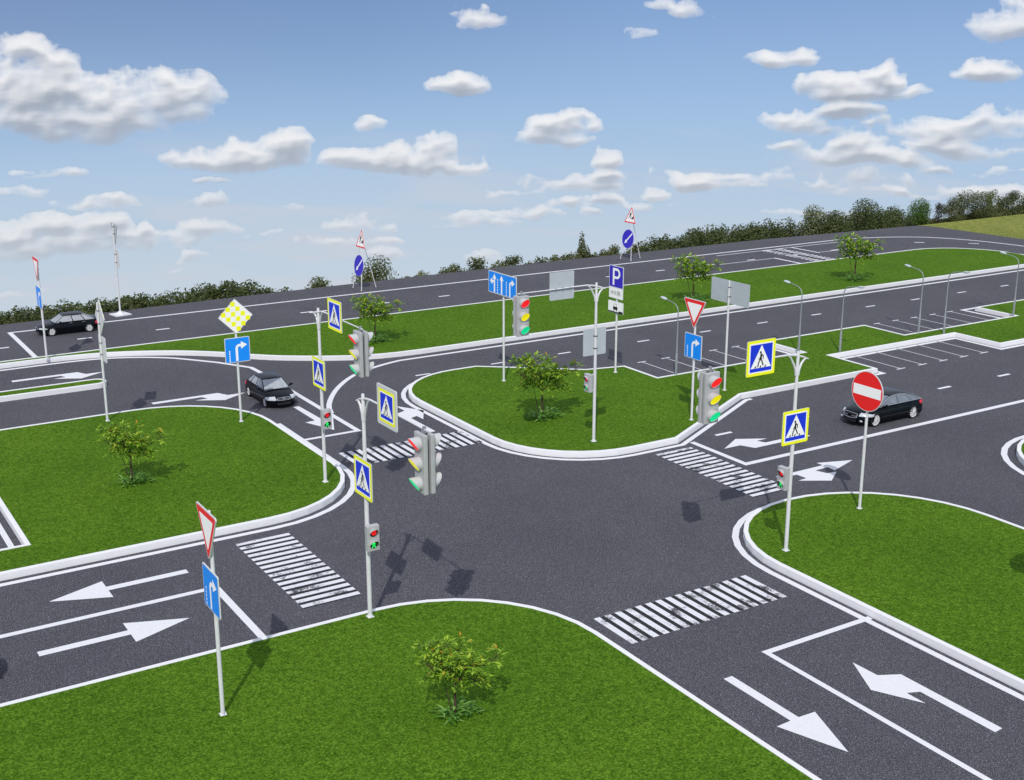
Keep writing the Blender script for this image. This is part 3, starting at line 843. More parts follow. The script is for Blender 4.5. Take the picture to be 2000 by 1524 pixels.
W, E_, SO, NO = -PI / 2, PI / 2, 0.0, PI
mast(17.21, 37.24, W, 1, 'signal mast on the near lawn, its arm sign edged with a wide white margin', margin=.13)
mast(21.61, 51.20, W, 1, 'signal mast with a short crossbar on top, on the corner of the left lawn', crossbar=True)
mast(34.05, 33.86, SO, -1, 'signal mast at the tip of the right lawn, its yellow edged signs facing the viewer')
mast(35.79, 49.61, NO, 1, 'signal mast on the central lawn showing the grey backs of both its signs')

def yield_sign(t, z, back=False):
    tri = [(-.92, .80), (0, -.80), (.92, .80)]
    k = lambda s, dz: [(u * s, v * s + dz) for u, v in tri]
    def rounded(s, dz, r):
        pts = k(s, dz); return rpoly([(p[0], p[1], r) for p in pts], 4)
    lay = [(rounded(.93, .015, .05), 1), (rounded(.66, .055, .03), 2)]
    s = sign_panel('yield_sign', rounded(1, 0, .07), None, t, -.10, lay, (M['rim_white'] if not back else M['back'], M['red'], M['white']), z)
    clamps(s, (z + .05, z + .58), .06, -.066)
    return s

def right_turn_sign(t, z, w=.69, h=.675):
    def f(bm, X, Z, y, mi):
        pts = [(-.11 + X, -.60 + Z), (.02 + X, -.60 + Z), (.02 + X, .08 + Z)]
        pts += [(u + X, v + Z) for u, v in circ(.12, .08, .10, 6, PI, PI / 2)[1:]]
        pts += [(.20 + X, .18 + Z), (.20 + X, .04 + Z), (.54 + X, .245 + Z), (.20 + X, .45 + Z), (.20 + X, .31 + Z)]
        pts += [(u + X, v + Z) for u, v in circ(.12, .08, .23, 8, PI / 2, PI)]
        decal(bm, pts, y, mi)
        for k in range(5): decal(bm, [(X - .47, Z - .60 + k * .125), (X - .41, Z - .60 + k * .125), (X - .41, Z - .51 + k * .125), (X - .47, Z - .51 + k * .125)], y, mi)
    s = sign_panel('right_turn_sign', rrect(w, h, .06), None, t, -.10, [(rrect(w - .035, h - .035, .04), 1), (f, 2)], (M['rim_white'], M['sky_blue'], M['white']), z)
    clamps(s, (z - .32, z + .32), .06, -.066)
    return s

def post(x, y, rz, label, cat='road sign', h=6.55, group='road signs on single posts', zs=.285, foot=True):
    t = empty('sign_post', (x, y, zs), rz); tag(t, label, cat, group)
    pole(t, h, .082, .062, foot); return t

for x, y, rz, lab in ((10.48, 33.52, W, 'yield triangle above a blue right turn sign, nearest post on the near lawn'),
                      (42.47, 49.87, W, 'yield triangle above a blue right turn sign, on the tip of the central lawn'),
                      (15.80, 82.23, W, 'yield triangle above a blue right turn sign, on the narrow median beside the black hatchback')):
    t = post(x, y, rz, lab, h=6.6); yield_sign(t, 5.86); right_turn_sign(t, 4.11)
t = post(23.88, 94.85, E_, 'yield sign seen from behind on a slab footing at the far asphalt edge', zs=0.0, h=6.9, foot=False)
a = yield_sign(t, 6.15, True); right_turn_sign(t, 4.35)
bm = bmesh.new(); box(bm, -.62, .62, -.62, .62, 0, .10, bevel=.02); lathe(bm, [(.42, .10), (.10, .32), (.085, .32)], 4)
bm.transform(Matrix.Rotation(R(12), 4, 'Z')); mesh_obj('base_slab', bm, M['rim_white'], t)

def checker_sign(t, z, d=.95):
    lay = [([(0, -d * .95), (d * .95, 0), (0, d * .95), (-d * .95, 0)], 1)]
    def f(bm, X, Z, y, mi):
        for v, us in ((.66, (-.13,)), (.40, (-.40, .13)), (.13, (-.66, -.13, .40)), (-.13, (-.40, .13, .66)), (-.40, (-.13, .40)), (-.66, (.13,))):
            for u in us: decal(bm, [(X + u - .12, Z + v - .12), (X + u + .12, Z + v - .12), (X + u + .12, Z + v + .12), (X + u - .12, Z + v + .12)], y, mi)
    lay.append((f, 2))
    s = sign_panel('checkered_sign', rpoly([(0, -d, .05), (d, 0, .05), (0, d, .05), (-d, 0, .05)], 3), None, t, -.10, lay, (M['rim_white'], M['white'], M['yellow']), z)
    clamps(s, (z - .35, z + .35), .06, -.066)

t = post(21.65, 62.48, SO, 'yellow and white checkered diamond above a blue right turn sign, beside the black sedan', h=6.5)
checker_sign(t, 5.81); right_turn_sign(t, 4.0)
t = post(15.55, 66.39, E_, 'diamond sign and square sign seen edge on from behind, on the left lawn', h=6.5)
checker_sign(t, 5.73); right_turn_sign(t, 4.02)

t = post(40.12, 35.62, W, 'round red no entry sign with a white bar on the right lawn', h=5.9)
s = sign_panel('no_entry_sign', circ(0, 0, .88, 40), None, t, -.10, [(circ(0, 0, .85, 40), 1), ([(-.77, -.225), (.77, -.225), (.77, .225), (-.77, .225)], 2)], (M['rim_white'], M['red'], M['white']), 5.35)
clamps(s, (5.05, 5.65), .06, -.066)

t = post(37.95, 23.6, NO, 'sign post just beyond the right edge, its round shadow lying on the right lawn', h=5.9)
s = sign_panel('no_entry_sign', circ(0, 0, .88, 40), None, t, -.10, [(circ(0, 0, .85, 40), 1), ([(-.77, -.225), (.77, -.225), (.77, .225), (-.77, .225)], 2)], (M['rim_white'], M['red'], M['white']), 5.35)

t = post(38.07, 62.15, W, 'wide blue lane board with three white arrows on the central lawn', h=6.3)
def lanes(bm, X, Z, y, mi):
    q = lambda p: [(X + u, Z + v) for u, v in p]
    decal(bm, q([(-.95, -.60), (-.80, -.60), (-.80, .22), (-.66, .22), (-.875, .53), (-1.09, .22), (-.95, .22)]), y, mi)
    decal(bm, q([(-.95, .12), (-1.12, .12), (-1.12, .26), (-1.40, .05), (-1.12, -.16), (-1.12, -.02), (-.95, -.02)]), y - .001, mi)
    decal(bm, q(arrow_up(-.06, -.60, .53, .15, .22, .31)), y, mi)
    pts = [(.80, -.60), (.93, -.60), (.93, .08)] + circ(1.03, .08, .10, 5, PI, PI / 2)[1:] + [(1.08, .18), (1.08, .04), (1.38, .25), (1.08, .46), (1.08, .32)] + circ(1.03, .08, .23, 7, PI / 2, PI)
    decal(bm, q(pts), y, mi)
    for cx in (-.52, .48):
        for k in range(6): decal(bm, q([(cx - .04, -.60 + k * .15), (cx + .04, -.60 + k * .15), (cx + .04, -.50 + k * .15), (cx - .04, -.50 + k * .15)]), y, mi)
s = sign_panel('lane_board', rrect(1.58, .66, .06), None, t, -.10, [(rrect(1.53, .61, .04), 1), (lanes, 2)], (M['rim_white'], M['sky_blue'], M['white']), 5.91)
clamps(s, (5.6, 6.2), .06, -.066)

t = post(47.99, 53.50, E_, 'wide blank grey board seen from behind on the central lawn', h=6.5)
s = sign_panel('lane_board', rrect(1.62, .665, .05), None, t, -.10, [(rrect(1.57, .615, .04), 1), (lanes, 2)], (M['back'], M['sky_blue'], M['white']), 5.86)
clamps(s, (5.6, 6.15), .06, -.066, .2)

# parking sign
def text_mesh(bm, txt, size, x, z, y, mi):
    cu = bpy.data.curves.new('txt', 'FONT'); cu.body = txt; cu.size = size; cu.align_x = 'CENTER'; cu.align_y = 'CENTER'
    cu.offset = size * .012
    o = bpy.data.objects.new('txt', cu); COL.objects.link(o)
    me = bpy.data.meshes.new_from_object(o.evaluated_get(bpy.context.evaluated_depsgraph_get()))
    bpy.data.objects.remove(o); bpy.data.curves.remove(cu)
    b2 = bmesh.new(); b2.from_mesh(me); bpy.data.meshes.remove(me)
    for f in b2.faces:
        f2 = bm.faces.new([bm.verts.new((x + v.co.x, y, z + v.co.y)) for v in f.verts]); f2.material_index = mi
        f2.normal_update()
        if f2.normal.y > 0: f2.normal_flip()
    b2.free()
t = post(45.01, 60.23, W, 'violet blue parking sign with a P, two white plates below it', h=6.3)
def big_p(bm, X, Z, y, mi):
    q = lambda p: [(X + u, Z + v) for u, v in p]
    decal(bm, q([(-.34, -.52), (-.17, -.52), (-.17, .53), (-.34, .53)]), y, mi)
    A = [PI / 2 - PI * k / 12 for k in range(13)]
    o = [(.08 + .33 * math.cos(a), .205 + .325 * math.sin(a)) for a in A]; i = [(.08 + .17 * math.cos(a), .205 + .175 * math.sin(a)) for a in A]
    for k in range(12): decal(bm, q([o[k], o[k + 1], i[k + 1], i[k]]), y, mi)
    decal(bm, q([(-.17, .38), (.08, .38), (.08, .53), (-.17, .53)]), y, mi); decal(bm, q([(-.17, -.12), (.08, -.12), (.08, .03), (-.17, .03)]), y, mi)
s = sign_panel('parking_sign', rrect(.71, .67, .05), None, t, -.10, [(rrect(.67, .63, .03), 1), (big_p, 2)], (M['rim_white'], M['violet'], M['white']), 6.0)
clamps(s, (5.7, 6.25), .06, -.066)
def coins(bm, X, Z, y, mi):
    for cx, tx, sc in ((-.42, '10', .8), (-.12, '15', .9), (.27, '20', 1.15)):
        r = .17 * sc
        o = circ(X + cx, Z, r, 22); i = circ(X + cx, Z, r - .012, 22)
        for k in range(22): decal(bm, [o[k], o[(k + 1) % 22], i[(k + 1) % 22], i[k]], y, 3)
        text_mesh(bm, tx, .26 * sc, X + cx, Z, y - .002, 2)
s = sign_panel('fee_plate', rrect(.70, .335, .03), None, t, -.10, [(rrect(.685, .32, .02), 1), (coins, 2)], (M['rim_white'], M['white'], M['black'], M['clamp']), 5.0)
def kerb_car(bm, X, Z, y, mi):
    q = lambda p: [(X + u, Z + v) for u, v in p]
    decal(bm, q([(-.735, -.35), (.735, -.35), (.735, -.19), (.33, -.19), (.30, -.27), (-.735, -.27)]), y, mi)
    decal(bm, q(rrect(.22, .10, .03, 3, -.02, -.06)), y, mi)
    stroke(bm, q([(-.19, .04), (-.14, .20), (.10, .20), (.15, .04)]), .022, y, mi)
    decal(bm, q([(-.20, -.24), (-.13, -.24), (-.13, -.17), (-.20, -.17)]), y, mi); decal(bm, q([(.09, -.24), (.16, -.24), (.16, -.17), (.09, -.17)]), y, mi)
s = sign_panel('kerb_parking_plate', rrect(.76, .365, .06), None, t, -.10, [(rrect(.735, .345, .045), 1), (kerb_car, 2)], (M['rim_white'], M['white'], M['black']), 4.12)
clamps(s, (3.95, 4.3), .06, -.066)

# portable roadworks signs on tripods
def tripod(x, y, lab):
    t = empty('tripod_sign', (x, y, 0), W); tag(t, lab, 'roadworks sign', 'roadworks signs on tripods at the far edge')
    apex = Vector((0, .55, 4.3))
    for p in ((-.83, 0, 0), (.83, 0, 0), (-.05, 1.76, 0)):
        bm = bmesh.new(); tube(bm, [p, apex + Vector((p[0] * .12, 0, .1))], [.034, .026], 8); lathe(bm, [(0, 0), (.06, 0), (.05, .03), (0, .03)], 10, M=Matrix.Translation(p)); mesh_obj('leg', bm, M['pole'], t)
    lean = Matrix.Translation((0, .02, 0)) @ Matrix.Rotation(-math.atan2(.55, 4.3), 4, 'X')
    def worker(bm, X, Z, y, mi):
        q = lambda p: [(X + u, Z + v) for u, v in p]
        decal(bm, q(circ(.04, .27, .06, 10)), y, mi)
        stroke(bm, q([(-.06, .16), (-.10, -.06)]), .13, y, mi)
        stroke(bm, q([(-.04, .20), (.10, .05), (-.02, -.02)]), .05, y - .001, mi)
        stroke(bm, q([(-.12, .12), (-.22, -.02)]), .05, y - .001, mi)
        stroke(bm, q([(-.10, -.06), (-.18, -.20), (-.24, -.38)]), .065, y - .002, mi)
        stroke(bm, q([(-.08, -.06), (.02, -.20), (.04, -.38)]), .065, y - .002, mi)
        stroke(bm, q([(-.02, -.02), (.20, -.26)]), .025, y - .001, mi)
        decal(bm, q([(.10, -.38), (.48, -.38), (.44, -.10), (.33, -.12)]), y, mi)
    tri = [(-.90, -.78), (.90, -.78), (0, .78)]
    rd = lambda s, dz, r: rpoly([(p[0] * s, p[1] * s + dz, r) for p in tri], 4)
    a = sign_panel('roadworks_sign', rd(1, 0, .06), None, t, -.06, [(rd(.985, 0, .05), 1), (rd(.80, -.035, .03), 2), (worker, 3)], (M['rim_white'], M['red'], M['white'], M['black']), 4.26)
    c, s_ = math.cos(R(45)), math.sin(R(45))
    ar = [(-.07, .80), (.07, .80), (.07, -.30), (.20, -.26), (0, -.66), (-.20, -.26), (-.07, -.30)]
    ar = [(u * c + v * s_, -u * s_ + v * c) for u, v in ar]
    b = sign_panel('pass_left_sign', circ(0, 0, .90, 36), None, t, -.06, [(circ(0, 0, .885, 36), 1), (ar, 2)], (M['rim_white'], M['violet'], M['white']), 1.98)
    for o in (a, b): o.data.transform(lean)
    return t
tripod(43.65, 94.85, 'roadworks triangle over a blue arrow disc on a tripod, before the round willow')
tripod(71.72, 94.75, 'roadworks triangle over a blue arrow disc on a tripod, before the dark purple tree')

# street lamps
def lamp(x, y, rz, lab, zs=.29):
    t = empty('street_lamp', (x, y, zs), rz); tag(t, lab, 'street lamp', 'curved street lamps by the parking bays')
    bm = bmesh.new()
    lathe(bm, [(0, -.05), (.075, -.05), (.075, 1.3), (.05, 1.36), (.045, 3.0), (.034, 3.9)], 14)
    mesh_obj('pole', bm, M['lamp_steel'], t, smooth=40)
    bm = bmesh.new()
    tube(bm, [(0, 0, 3.88), (0, -.02, 4.05), (0, -.12, 4.25), (0, -.36, 4.40), (0, -.75, 4.47), (0, -1.2, 4.53)], [.034, .032, .03, .028, .026, .024], 10)
    mesh_obj('arm', bm, M['lamp_steel'], t, smooth=40)
    bm = bmesh.new()
    Mx = Matrix.Translation((0, -1.42, 4.56)) @ Matrix.Rotation(R(-8), 4, 'X') @ Matrix.Diagonal((.15, .30, .075, 1))
    bmesh.ops.create_uvsphere(bm, u_segments=16, v_segments=8, radius=1, matrix=Mx)
    mesh_obj('lamp_head', bm, M['back'], t, smooth=60)
    return t
for x, y, rz, lab in ((47.83, 57.79, NO, 'street lamp at the left end of the first parking bay row'),
                      (58.12, 57.79, NO, 'street lamp at the right end of the first parking bay row'),
                      (60.79, 56.70, SO, 'street lamp bent toward the viewer above the left end of the lower bay'),
                      (69.67, 57.79, NO, 'street lamp at the left end of the second far parking bay'),
                      (71.01, 56.72, SO, 'street lamp bent toward the viewer at the right end of the lower bay'),
                      (80.09, 57.85, NO, 'street lamp at the right end of the second far parking bay')):
    lamp(x, y, rz, lab)

# ------------------------------------------------------------------ cars
def lerp(a, b, t): return a + (b - a) * t

def make_car(loc, rz, label, P, steer=0.0):
    """local frame: +x forward, origin on the ground midway between the axles"""
    t = empty(P['name'], (loc[0], loc[1], .002), rz); t.scale = (P.get('size', 1.0),) * 3; tag(t, label, 'car', 'black cars on the road')
    hw, wb, wr = P['hw'], P['wb'], P['wr']
    ax = (wb / 2, -wb / 2)
    # --- lower body: side outline with wheel arches, swept across the width
    top = P['top']                                      # (x, z) from the rear bumper over the belt to the nose
    ar = wr + .055
    bot = []
    def arch(cx):
        a0 = math.asin((P['sill'] - wr) / ar)
        return [(cx + ar * math.cos(a), wr + ar * math.sin(a)) for a in [lerp(a0, PI - a0, k / 12) for k in range(13)]]
    bot += [(top[-1][0] - .10, P['sill'])] + arch(ax[0]) + arch(ax[1]) + [(top[0][0] + .12, P['sill'])]
    # refine the top contour a little
    tp = chaikin(top, 2)
    prof = tp + bot
    bm = bmesh.new(); layers = []
    fr = [-1, -.985, -.93, -.8, -.55, -.25, 0, .25, .55, .8, .93, .985, 1]
    xn, xr = top[-1][0], top[0][0]
    def deform(x, z, f):
        a = abs(f)
        dx = 0
        if x > ax[0] - .1: dx = -P['plan'] * a ** 3.2 * ((x - ax[0] + .1) / (xn - ax[0] + .1))
        if x < ax[1] + .1: dx = P['plan'] * .8 * a ** 3.2 * ((ax[1] + .1 - x) / (ax[1] + .1 - xr))
        dz = -P['crown'] * a ** 2.4 if z > P['sill'] + .25 else 0
        y = hw * f
        if z > .62: y *= 1 - .10 * min(1, (z - .62) / .45)
        if z < .45: y *= 1 - .05 * (1 - z / .45)
        if a > .98: dz -= .012 if z > .6 else 0
        if a == 1: y *= .992
        return (x + dx, y, z + dz)
    for f in fr: layers.append([bm.verts.new(deform(x, z, f)) for x, z in prof])
    n = len(prof)
    for A, B in zip(layers, layers[1:]):
        for k in range(n): bm.faces.new((A[k], A[(k + 1) % n], B[(k + 1) % n], B[k]))
    for Lr, fl in ((layers[0], 1), (layers[-1], 0)):
        for tri in tessellate_polygon([[Vector((x, z, 0)) for x, z in prof]]):
            try: bm.faces.new([Lr[i] for i in tri])
            except ValueError: pass
    # --- greenhouse: frames round openings, panes in the openings
    g = P['green']                                       # x of: A base, A top, C top, C base; belt z, roof z
    bw, rw = hw * .885, hw * .68
    zb, zr = g['zb'], g['zr']
    gl = bmesh.new()
    def frame(q, b, pane=True):
        """quad q (4 corners, anticlockwise from outside) with border widths b (bottom, right, top, left)"""
        q = [Vector(p) for p in q]
        def pt(u, v): return q[0] * (1 - u) * (1 - v) + q[1] * u * (1 - v) + q[2] * u * v + q[3] * (1 - u) * v
        wb_, wr_, wt_, wl_ = b
        W_ = max((q[1] - q[0]).length, (q[2] - q[3]).length); H_ = max((q[3] - q[0]).length, (q[2] - q[1]).length)
        u0, u1, v0, v1 = wl_ / W_, 1 - wr_ / W_, wb_ / H_, 1 - wt_ / H_
        nrm = (q[1] - q[0]).cross(q[3] - q[0]).normalized()
        o = [bm.verts.new(p) for p in q]
        i = [bm.verts.new(pt(u, v)) for u, v in ((u0, v0), (u1, v0), (u1, v1), (u0, v1))]
        d = [bm.verts.new(v.co - nrm * .03) for v in i]
        for k in range(4):
            j = (k + 1) % 4
            bm.faces.new((o[k], o[j], i[j], i[k])); bm.faces.new((i[k], i[j], d[j], d[k]))
        m = 4
        gv = [[gl.verts.new(pt(lerp(u0, u1, a / m), lerp(v0, v1, c / m)) - nrm * .012) for a in range(m + 1)] for c in range(m + 1)]
        for c in range(m):
            for a in range(m): gl.faces.new((gv[c][a], gv[c][a + 1], gv[c + 1][a + 1], gv[c + 1][a]))
        return [v.co.copy() for v in i], nrm
    A0, A1, C1, C0 = g['A0'], g['A1'], g['C1'], g['C0']
    fwd = .16                                            # windscreen and back glass bow outward in plan
    trims = []
    for s in (-1, 1):
        def P3(x, tt): return (x, s * lerp(bw, rw, tt) , lerp(zb, zr, tt))
        cuts = g['cuts']                                # (x at belt, x at roof) of the pillars between the A and C posts
        seq = [(A0, A1)] + cuts + [(C0, C1)]
        for (b0, t0), (b1, t1) in zip(seq, seq[1:]):
            q = [P3(b1, 0), P3(b0, 0), P3(t0, 1), P3(t1, 1)]
            if s == 1: q = [P3(b0, 0), P3(b1, 0), P3(t1, 1), P3(t0, 1)]
            bo = [.02, P.get('pillar', .035), .05, P.get('pillar', .035)]
            trims.append(frame(q, bo))
    # windscreen and back glass as three facets each
    for (xb, xt, sg) in ((A0, A1, 1), (C0, C1, -1)):
        ys = [-1, -.55, .55, 1]
        for ya, yb in zip(ys, ys[1:]):
            bow = lambda y: fwd * (1 - abs(y) ** 2) * sg
            q = [(xb + bow(ya), bw * ya, zb), (xb + bow(yb), bw * yb, zb), (xt + bow(ya) * .0 + bow(yb) * .6 * (1 if abs(yb) < 1 else 0), rw * yb, zr), (xt + bow(ya) * .6 * (1 if abs(ya) < 1 else 0), rw * ya, zr)]
            if sg == -1: q = [q[1], q[0], q[3], q[2]]
            edge_l = .05 if (ya == -1) == (sg == 1) and (ya == -1 or yb == 1) else .001
            bl = [.03, .05 if ((yb == 1) if sg == 1 else (ya == -1)) else .0, .05, .05 if ((ya == -1) if sg == 1 else (yb == 1)) else .0]
            frame(q, bl)
    # roof
    nx, ny = 8, 8
    def roofp(i, j):
        u = i / nx; f = -1 + 2 * j / ny
        bow = fwd * .6 * (1 - f * f)
        x = lerp(C1 - bow, A1 + bow, u)
        z = zr + P.get('dome', .07) * (1 - f * f) ** .6 * (.35 + .65 * math.sin(PI * min(max(u, .0), 1)) ** .5)
        return (x, rw * f, z)
    rv = [[bm.verts.new(roofp(i, j)) for j in range(ny + 1)] for i in range(nx + 1)]
    for i in range(nx):
        for j in range(ny): bm.faces.new((rv[i][j], rv[i + 1][j], rv[i + 1][j + 1], rv[i][j + 1]))
    bmesh.ops.recalc_face_normals(bm, faces=bm.faces[:])
    body = mesh_obj('body', bm, M['car'], t, smooth=38)
    glob = mesh_obj('window', gl, M[P.get('glass', 'glass')], t, smooth=30)
    # chrome line round the side glass
    if P.get('chrome_line'):
        for s in (-1, 1):
            b2 = bmesh.new()
            pts = [(A0 + .1, bw + .012, zb), (C0 - .02, bw + .012, zb + .01)]
            arc = [(A0 + .1, 0)] + [(A0 * .62 + A1 * .38, .42), (A1 + .05, .93), (lerp(A1, C1, .5), 1.0), (C1 + .05, .93), (C0 * .6 + C1 * .4, .45), (C0, .03)]
            loop = [(x, s * (lerp(bw, rw, v) + .008), lerp(zb, zr, v)) for x, v in chaikin(arc, 2)]
            tube(b2, loop, .014, 6)
            tube(b2, [(A0 + .1, s * (bw + .008), zb + .005), (C0, s * (bw + .008), zb + .012)], .014, 6)
            mesh_obj('window_trim', b2, M['chrome'], t, smooth=40)
    # --- interior
    b2 = bmesh.new(); box(b2, C0 + .1, A0 - .05, -bw + .1, bw - .1, .30, .36)
    mesh_obj('cabin_floor', b2, M['dash'], t)
    b2 = bmesh.new(); box(b2, A0 - .55, A0 + .0, -bw + .06, bw - .06, zb - .28, zb - .04, bevel=.05)
    mesh_obj('dashboard', b2, M['dash'], t)
    for sx, sy in ((.05, .38), (.05, -.38), (-.85, .38), (-.85, -.38)):
        b2 = bmesh.new()
        box(b2, sx - .28, sx + .24, sy - .25, sy + .25, .38, .62, bevel=.05)
        vs = box(b2, sx - .36, sx - .22, sy - .25, sy + .25, .55, zb + .10, bevel=.05)
        box(b2, sx - .37, sx - .27, sy - .13, sy + .13, zb + .10, zb + .27, bevel=.04)
        mesh_obj('seat', b2, M['interior'], t, smooth=50)
    # --- wheels
    for i, xx in enumerate(ax):
        for s in (-1, 1):
            rot = Matrix.Rotation(steer if i == 0 else 0, 4, 'Z')
            X = Matrix.Rotation(-s * PI / 2, 4, 'X')         # lathe z outward = s * y
            ty = .215
            b2 = bmesh.new()
            lathe(b2, [(wr * P.get('rim', .72) - .01, -ty / 2), (wr * .96, -ty / 2), (wr, -ty * .36), (wr, ty * .36), (wr * .96, ty / 2), (wr * P.get('rim', .72), ty / 2), (wr * P.get('rim', .72) - .01, ty * .4)], 32, M=rot @ X, closed=True)
            w = mesh_obj('wheel', b2, M['rubber'], t, (xx, s * (hw - ty / 2 - .012), wr), smooth=40)
            b2 = bmesh.new()
            Rm = wr * P.get('rim', .72)
            lathe(b2, [(Rm, ty * .46), (Rm * .93, ty * .42), (Rm * .90, ty * .1), (Rm * .25, ty * .02), (0, ty * .02)], 28, M=rot @ X)
            for k in range(P['spokes']):
                a = 2 * PI * k / P['spokes']; sp = P.get('spoke_w', .045)
                c = [(Rm * .08, -sp * .8), (Rm * .94, -sp), (Rm * .94, sp), (Rm * .08, sp * .8)]
                ca, sa = math.cos(a), math.sin(a)
                v = [b2.verts.new(rot @ X @ Vector((u * ca - q * sa, u * sa + q * ca, ty * .44))) for u, q in c]
                v2 = [b2.verts.new(rot @ X @ Vector((u * ca - q * sa, u * sa + q * ca, ty * .25))) for u, q in c]
                b2.faces.new(v); [b2.faces.new((v[j], v2[j], v2[(j + 1) % 4], v[(j + 1) % 4])) for j in range(4)]
            lathe(b2, [(0, ty * .47), (Rm * .2, ty * .46), (Rm * .22, ty * .3)], 14, M=rot @ X)
            bmesh.ops.recalc_face_normals(b2, faces=b2.faces[:])
            mesh_obj('rim', b2, [M['alloy']], w, smooth=35)
            b2 = bmesh.new(); lathe(b2, [(Rm * .90, ty * .06), (0, ty * .06)], 24, M=rot @ X); mesh_obj('brake_disc', b2, M['car_trim'], w)
    # --- lamps, grille, mirrors, handles
    def surf(x, z, f):                                    # a point on the painted skin
        return Vector(deform(x, z, f))
    def patch(nm, mt, corners, off=.012, mi=0, parent=None):
        b2 = bmesh.new(); q = [Vector(c) for c in corners]
        m = 4; nrm = (q[1] - q[0]).cross(q[3] - q[0]).normalized()
        ctr = sum(q, Vector()) / 4
        fv = []
        for c in range(m + 1):
            row = []
            for a in range(m + 1):
                u, v = a / m, c / m
                p = q[0] * (1 - u) * (1 - v) + q[1] * u * (1 - v) + q[2] * u * v + q[3] * (1 - u) * v
                bul = (4 * u * (1 - u)) ** .5 * (4 * v * (1 - v)) ** .5
                row.append(b2.verts.new(p + nrm * (off * .35 + off * 2.2 * bul)))
            fv.append(row)
        for c in range(m):
            for a in range(m): b2.faces.new((fv[c][a], fv[c][a + 1], fv[c + 1][a + 1], fv[c + 1][a]))
        return mesh_obj(nm, b2, M[mt], parent or t, smooth=60)
    nose = sorted([(z, x) for x, z in tp if x > ax[0] + .1]); stern = sorted([(z, x) for x, z in tp if x < ax[1] - .1])
    def at(tab, z, big):
        if z <= tab[0][0]: return tab[0][1]
        for (z0, x0), (z1, x1) in zip(tab, tab[1:]):
            if z0 <= z <= z1: return lerp(x0, x1, (z - z0) / max(1e-6, z1 - z0))
        return tab[-1][1]
    def corner_lamp(nm, mt, tab, s, z0, z1, f0, back, sg, lift):
        """a lamp wrapped round a corner of the body"""
        b2 = bmesh.new(); rows = []; nz_ = 5
        U = [(f0, 0), (lerp(f0, 1, .35), 0), (lerp(f0, 1, .65), 0), (lerp(f0, 1, .88), 0), (1.0, .06), (1.0, back * .5), (1.0, back)]
        for a in range(nz_):
            v = a / (nz_ - 1); row = []
            for i, (f, bk) in enumerate(U):
                taper = i / (len(U) - 1)
                z = lerp(z0, z1, v) + lift * taper * (1 - v) 
                x = at(tab, z, sg) - sg * bk
                p = surf(x, z, s * f); o = Vector((sg * (1 - taper * .7), s * taper * 1.0, .35)).normalized()
                bulge = .012 + .022 * math.sin(PI * v) * math.sin(PI * min(1, taper + .08))
                row.append(b2.verts.new(p + o * bulge))
            rows.append(row)
        for A, B in zip(rows, rows[1:]):
            for i in range(len(U) - 1): b2.faces.new((A[i], A[i + 1], B[i + 1], B[i]))
        bmesh.ops.recalc_face_normals(b2, faces=b2.faces[:])
        mesh_obj(nm, b2, M[mt], t, smooth=60)
    for s in (-1, 1):
        z0, z1, f0, bk = P['lamp_f']; corner_lamp('headlight', 'headlamp', nose, s, z0, z1, f0, bk, 1, .05)
        z0, z1, f0, bk = P['lamp_r']; corner_lamp('tail_light', 'tail', stern, s, z0, z1, f0, bk, -1, .03)
        if P.get('fog'):
            b2 = bmesh.new(); c = surf(xn - .03, .34, s * .66); bmesh.ops.create_uvsphere(b2, u_segments=12, v_segments=6, radius=1, matrix=Matrix.Translation(c + Vector((.02, 0, 0))) @ Matrix.Diagonal((.04, .14, .055, 1)))
            mesh_obj('fog_lamp', b2, M['headlamp'], t, smooth=60)
        b2 = bmesh.new()
        bmesh.ops.create_uvsphere(b2, u_segments=12, v_segments=8, radius=1, matrix=Matrix.Translation((A0 - .32, s * (hw + .11), zb + .06)) @ Matrix.Diagonal((.075, .12, .075, 1)))
        box(b2, A0 - .34, A0 - .26, min(s * (hw * .86), s * (hw + .06)), max(s * (hw * .86), s * (hw + .06)), zb - .015, zb + .035)
        mesh_obj('mirror', b2, M['car'], t, smooth=60)
        for xx in P['handles']:
            b2 = bmesh.new(); y = surf(xx, .80, s * .99).y
            box(b2, xx - .10, xx + .10, y - .012 if s > 0 else y - .022, y + .022 if s > 0 else y + .012, .79, .82, bevel=.006)
            mesh_obj('door_handle', b2, M[P.get('handle_mat', 'car')], t)
        for xx in P['seams']:
            b2 = bmesh.new()
            for z0, z1 in ((.28, .5), (.5, .72), (.72, zb - .04)):
                ya, yb = surf(xx, z0, s * .99).y + s * .002, surf(xx, z1, s * .99).y + s * .002
                b2.faces.new([b2.verts.new(p) for p in ((xx - .008, ya, z0), (xx + .008, ya, z0), (xx + .008, yb, z1), (xx - .008, yb, z1))])
            mesh_obj('door_seam', b2, M['rubber'], t)
    # grille: dark opening, chrome surround, bars, badge
    gz0, gz1, gf = P['grille']
    b2 = bmesh.new(); b3 = bmesh.new(); b4 = bmesh.new()
    K = 8
    def gp(z, f, o): p = surf(P['gx'](z), z, f); return p + Vector((o, 0, 0))
    for lo, hi in ((gz0, gz1), P.get('intake', (.26, .38))):
        for k in range(K):
            f0, f1 = lerp(-gf, gf, k / K), lerp(-gf, gf, (k + 1) / K)
            b2.faces.new([b2.verts.new(gp(z, f, .012)) for z, f in ((lo, f0), (lo, f1), (hi, f1), (hi, f0))])
    mesh_obj('grille', b2, M['car_trim'], t)
    fs = [lerp(-gf, gf, k / 10) for k in range(11)]
    zs_ = lambda f, z: z + (gz1 - gz0) * .18 * (abs(f / gf) ** 2) * (1 if z < (gz0 + gz1) / 2 - .01 else 0)
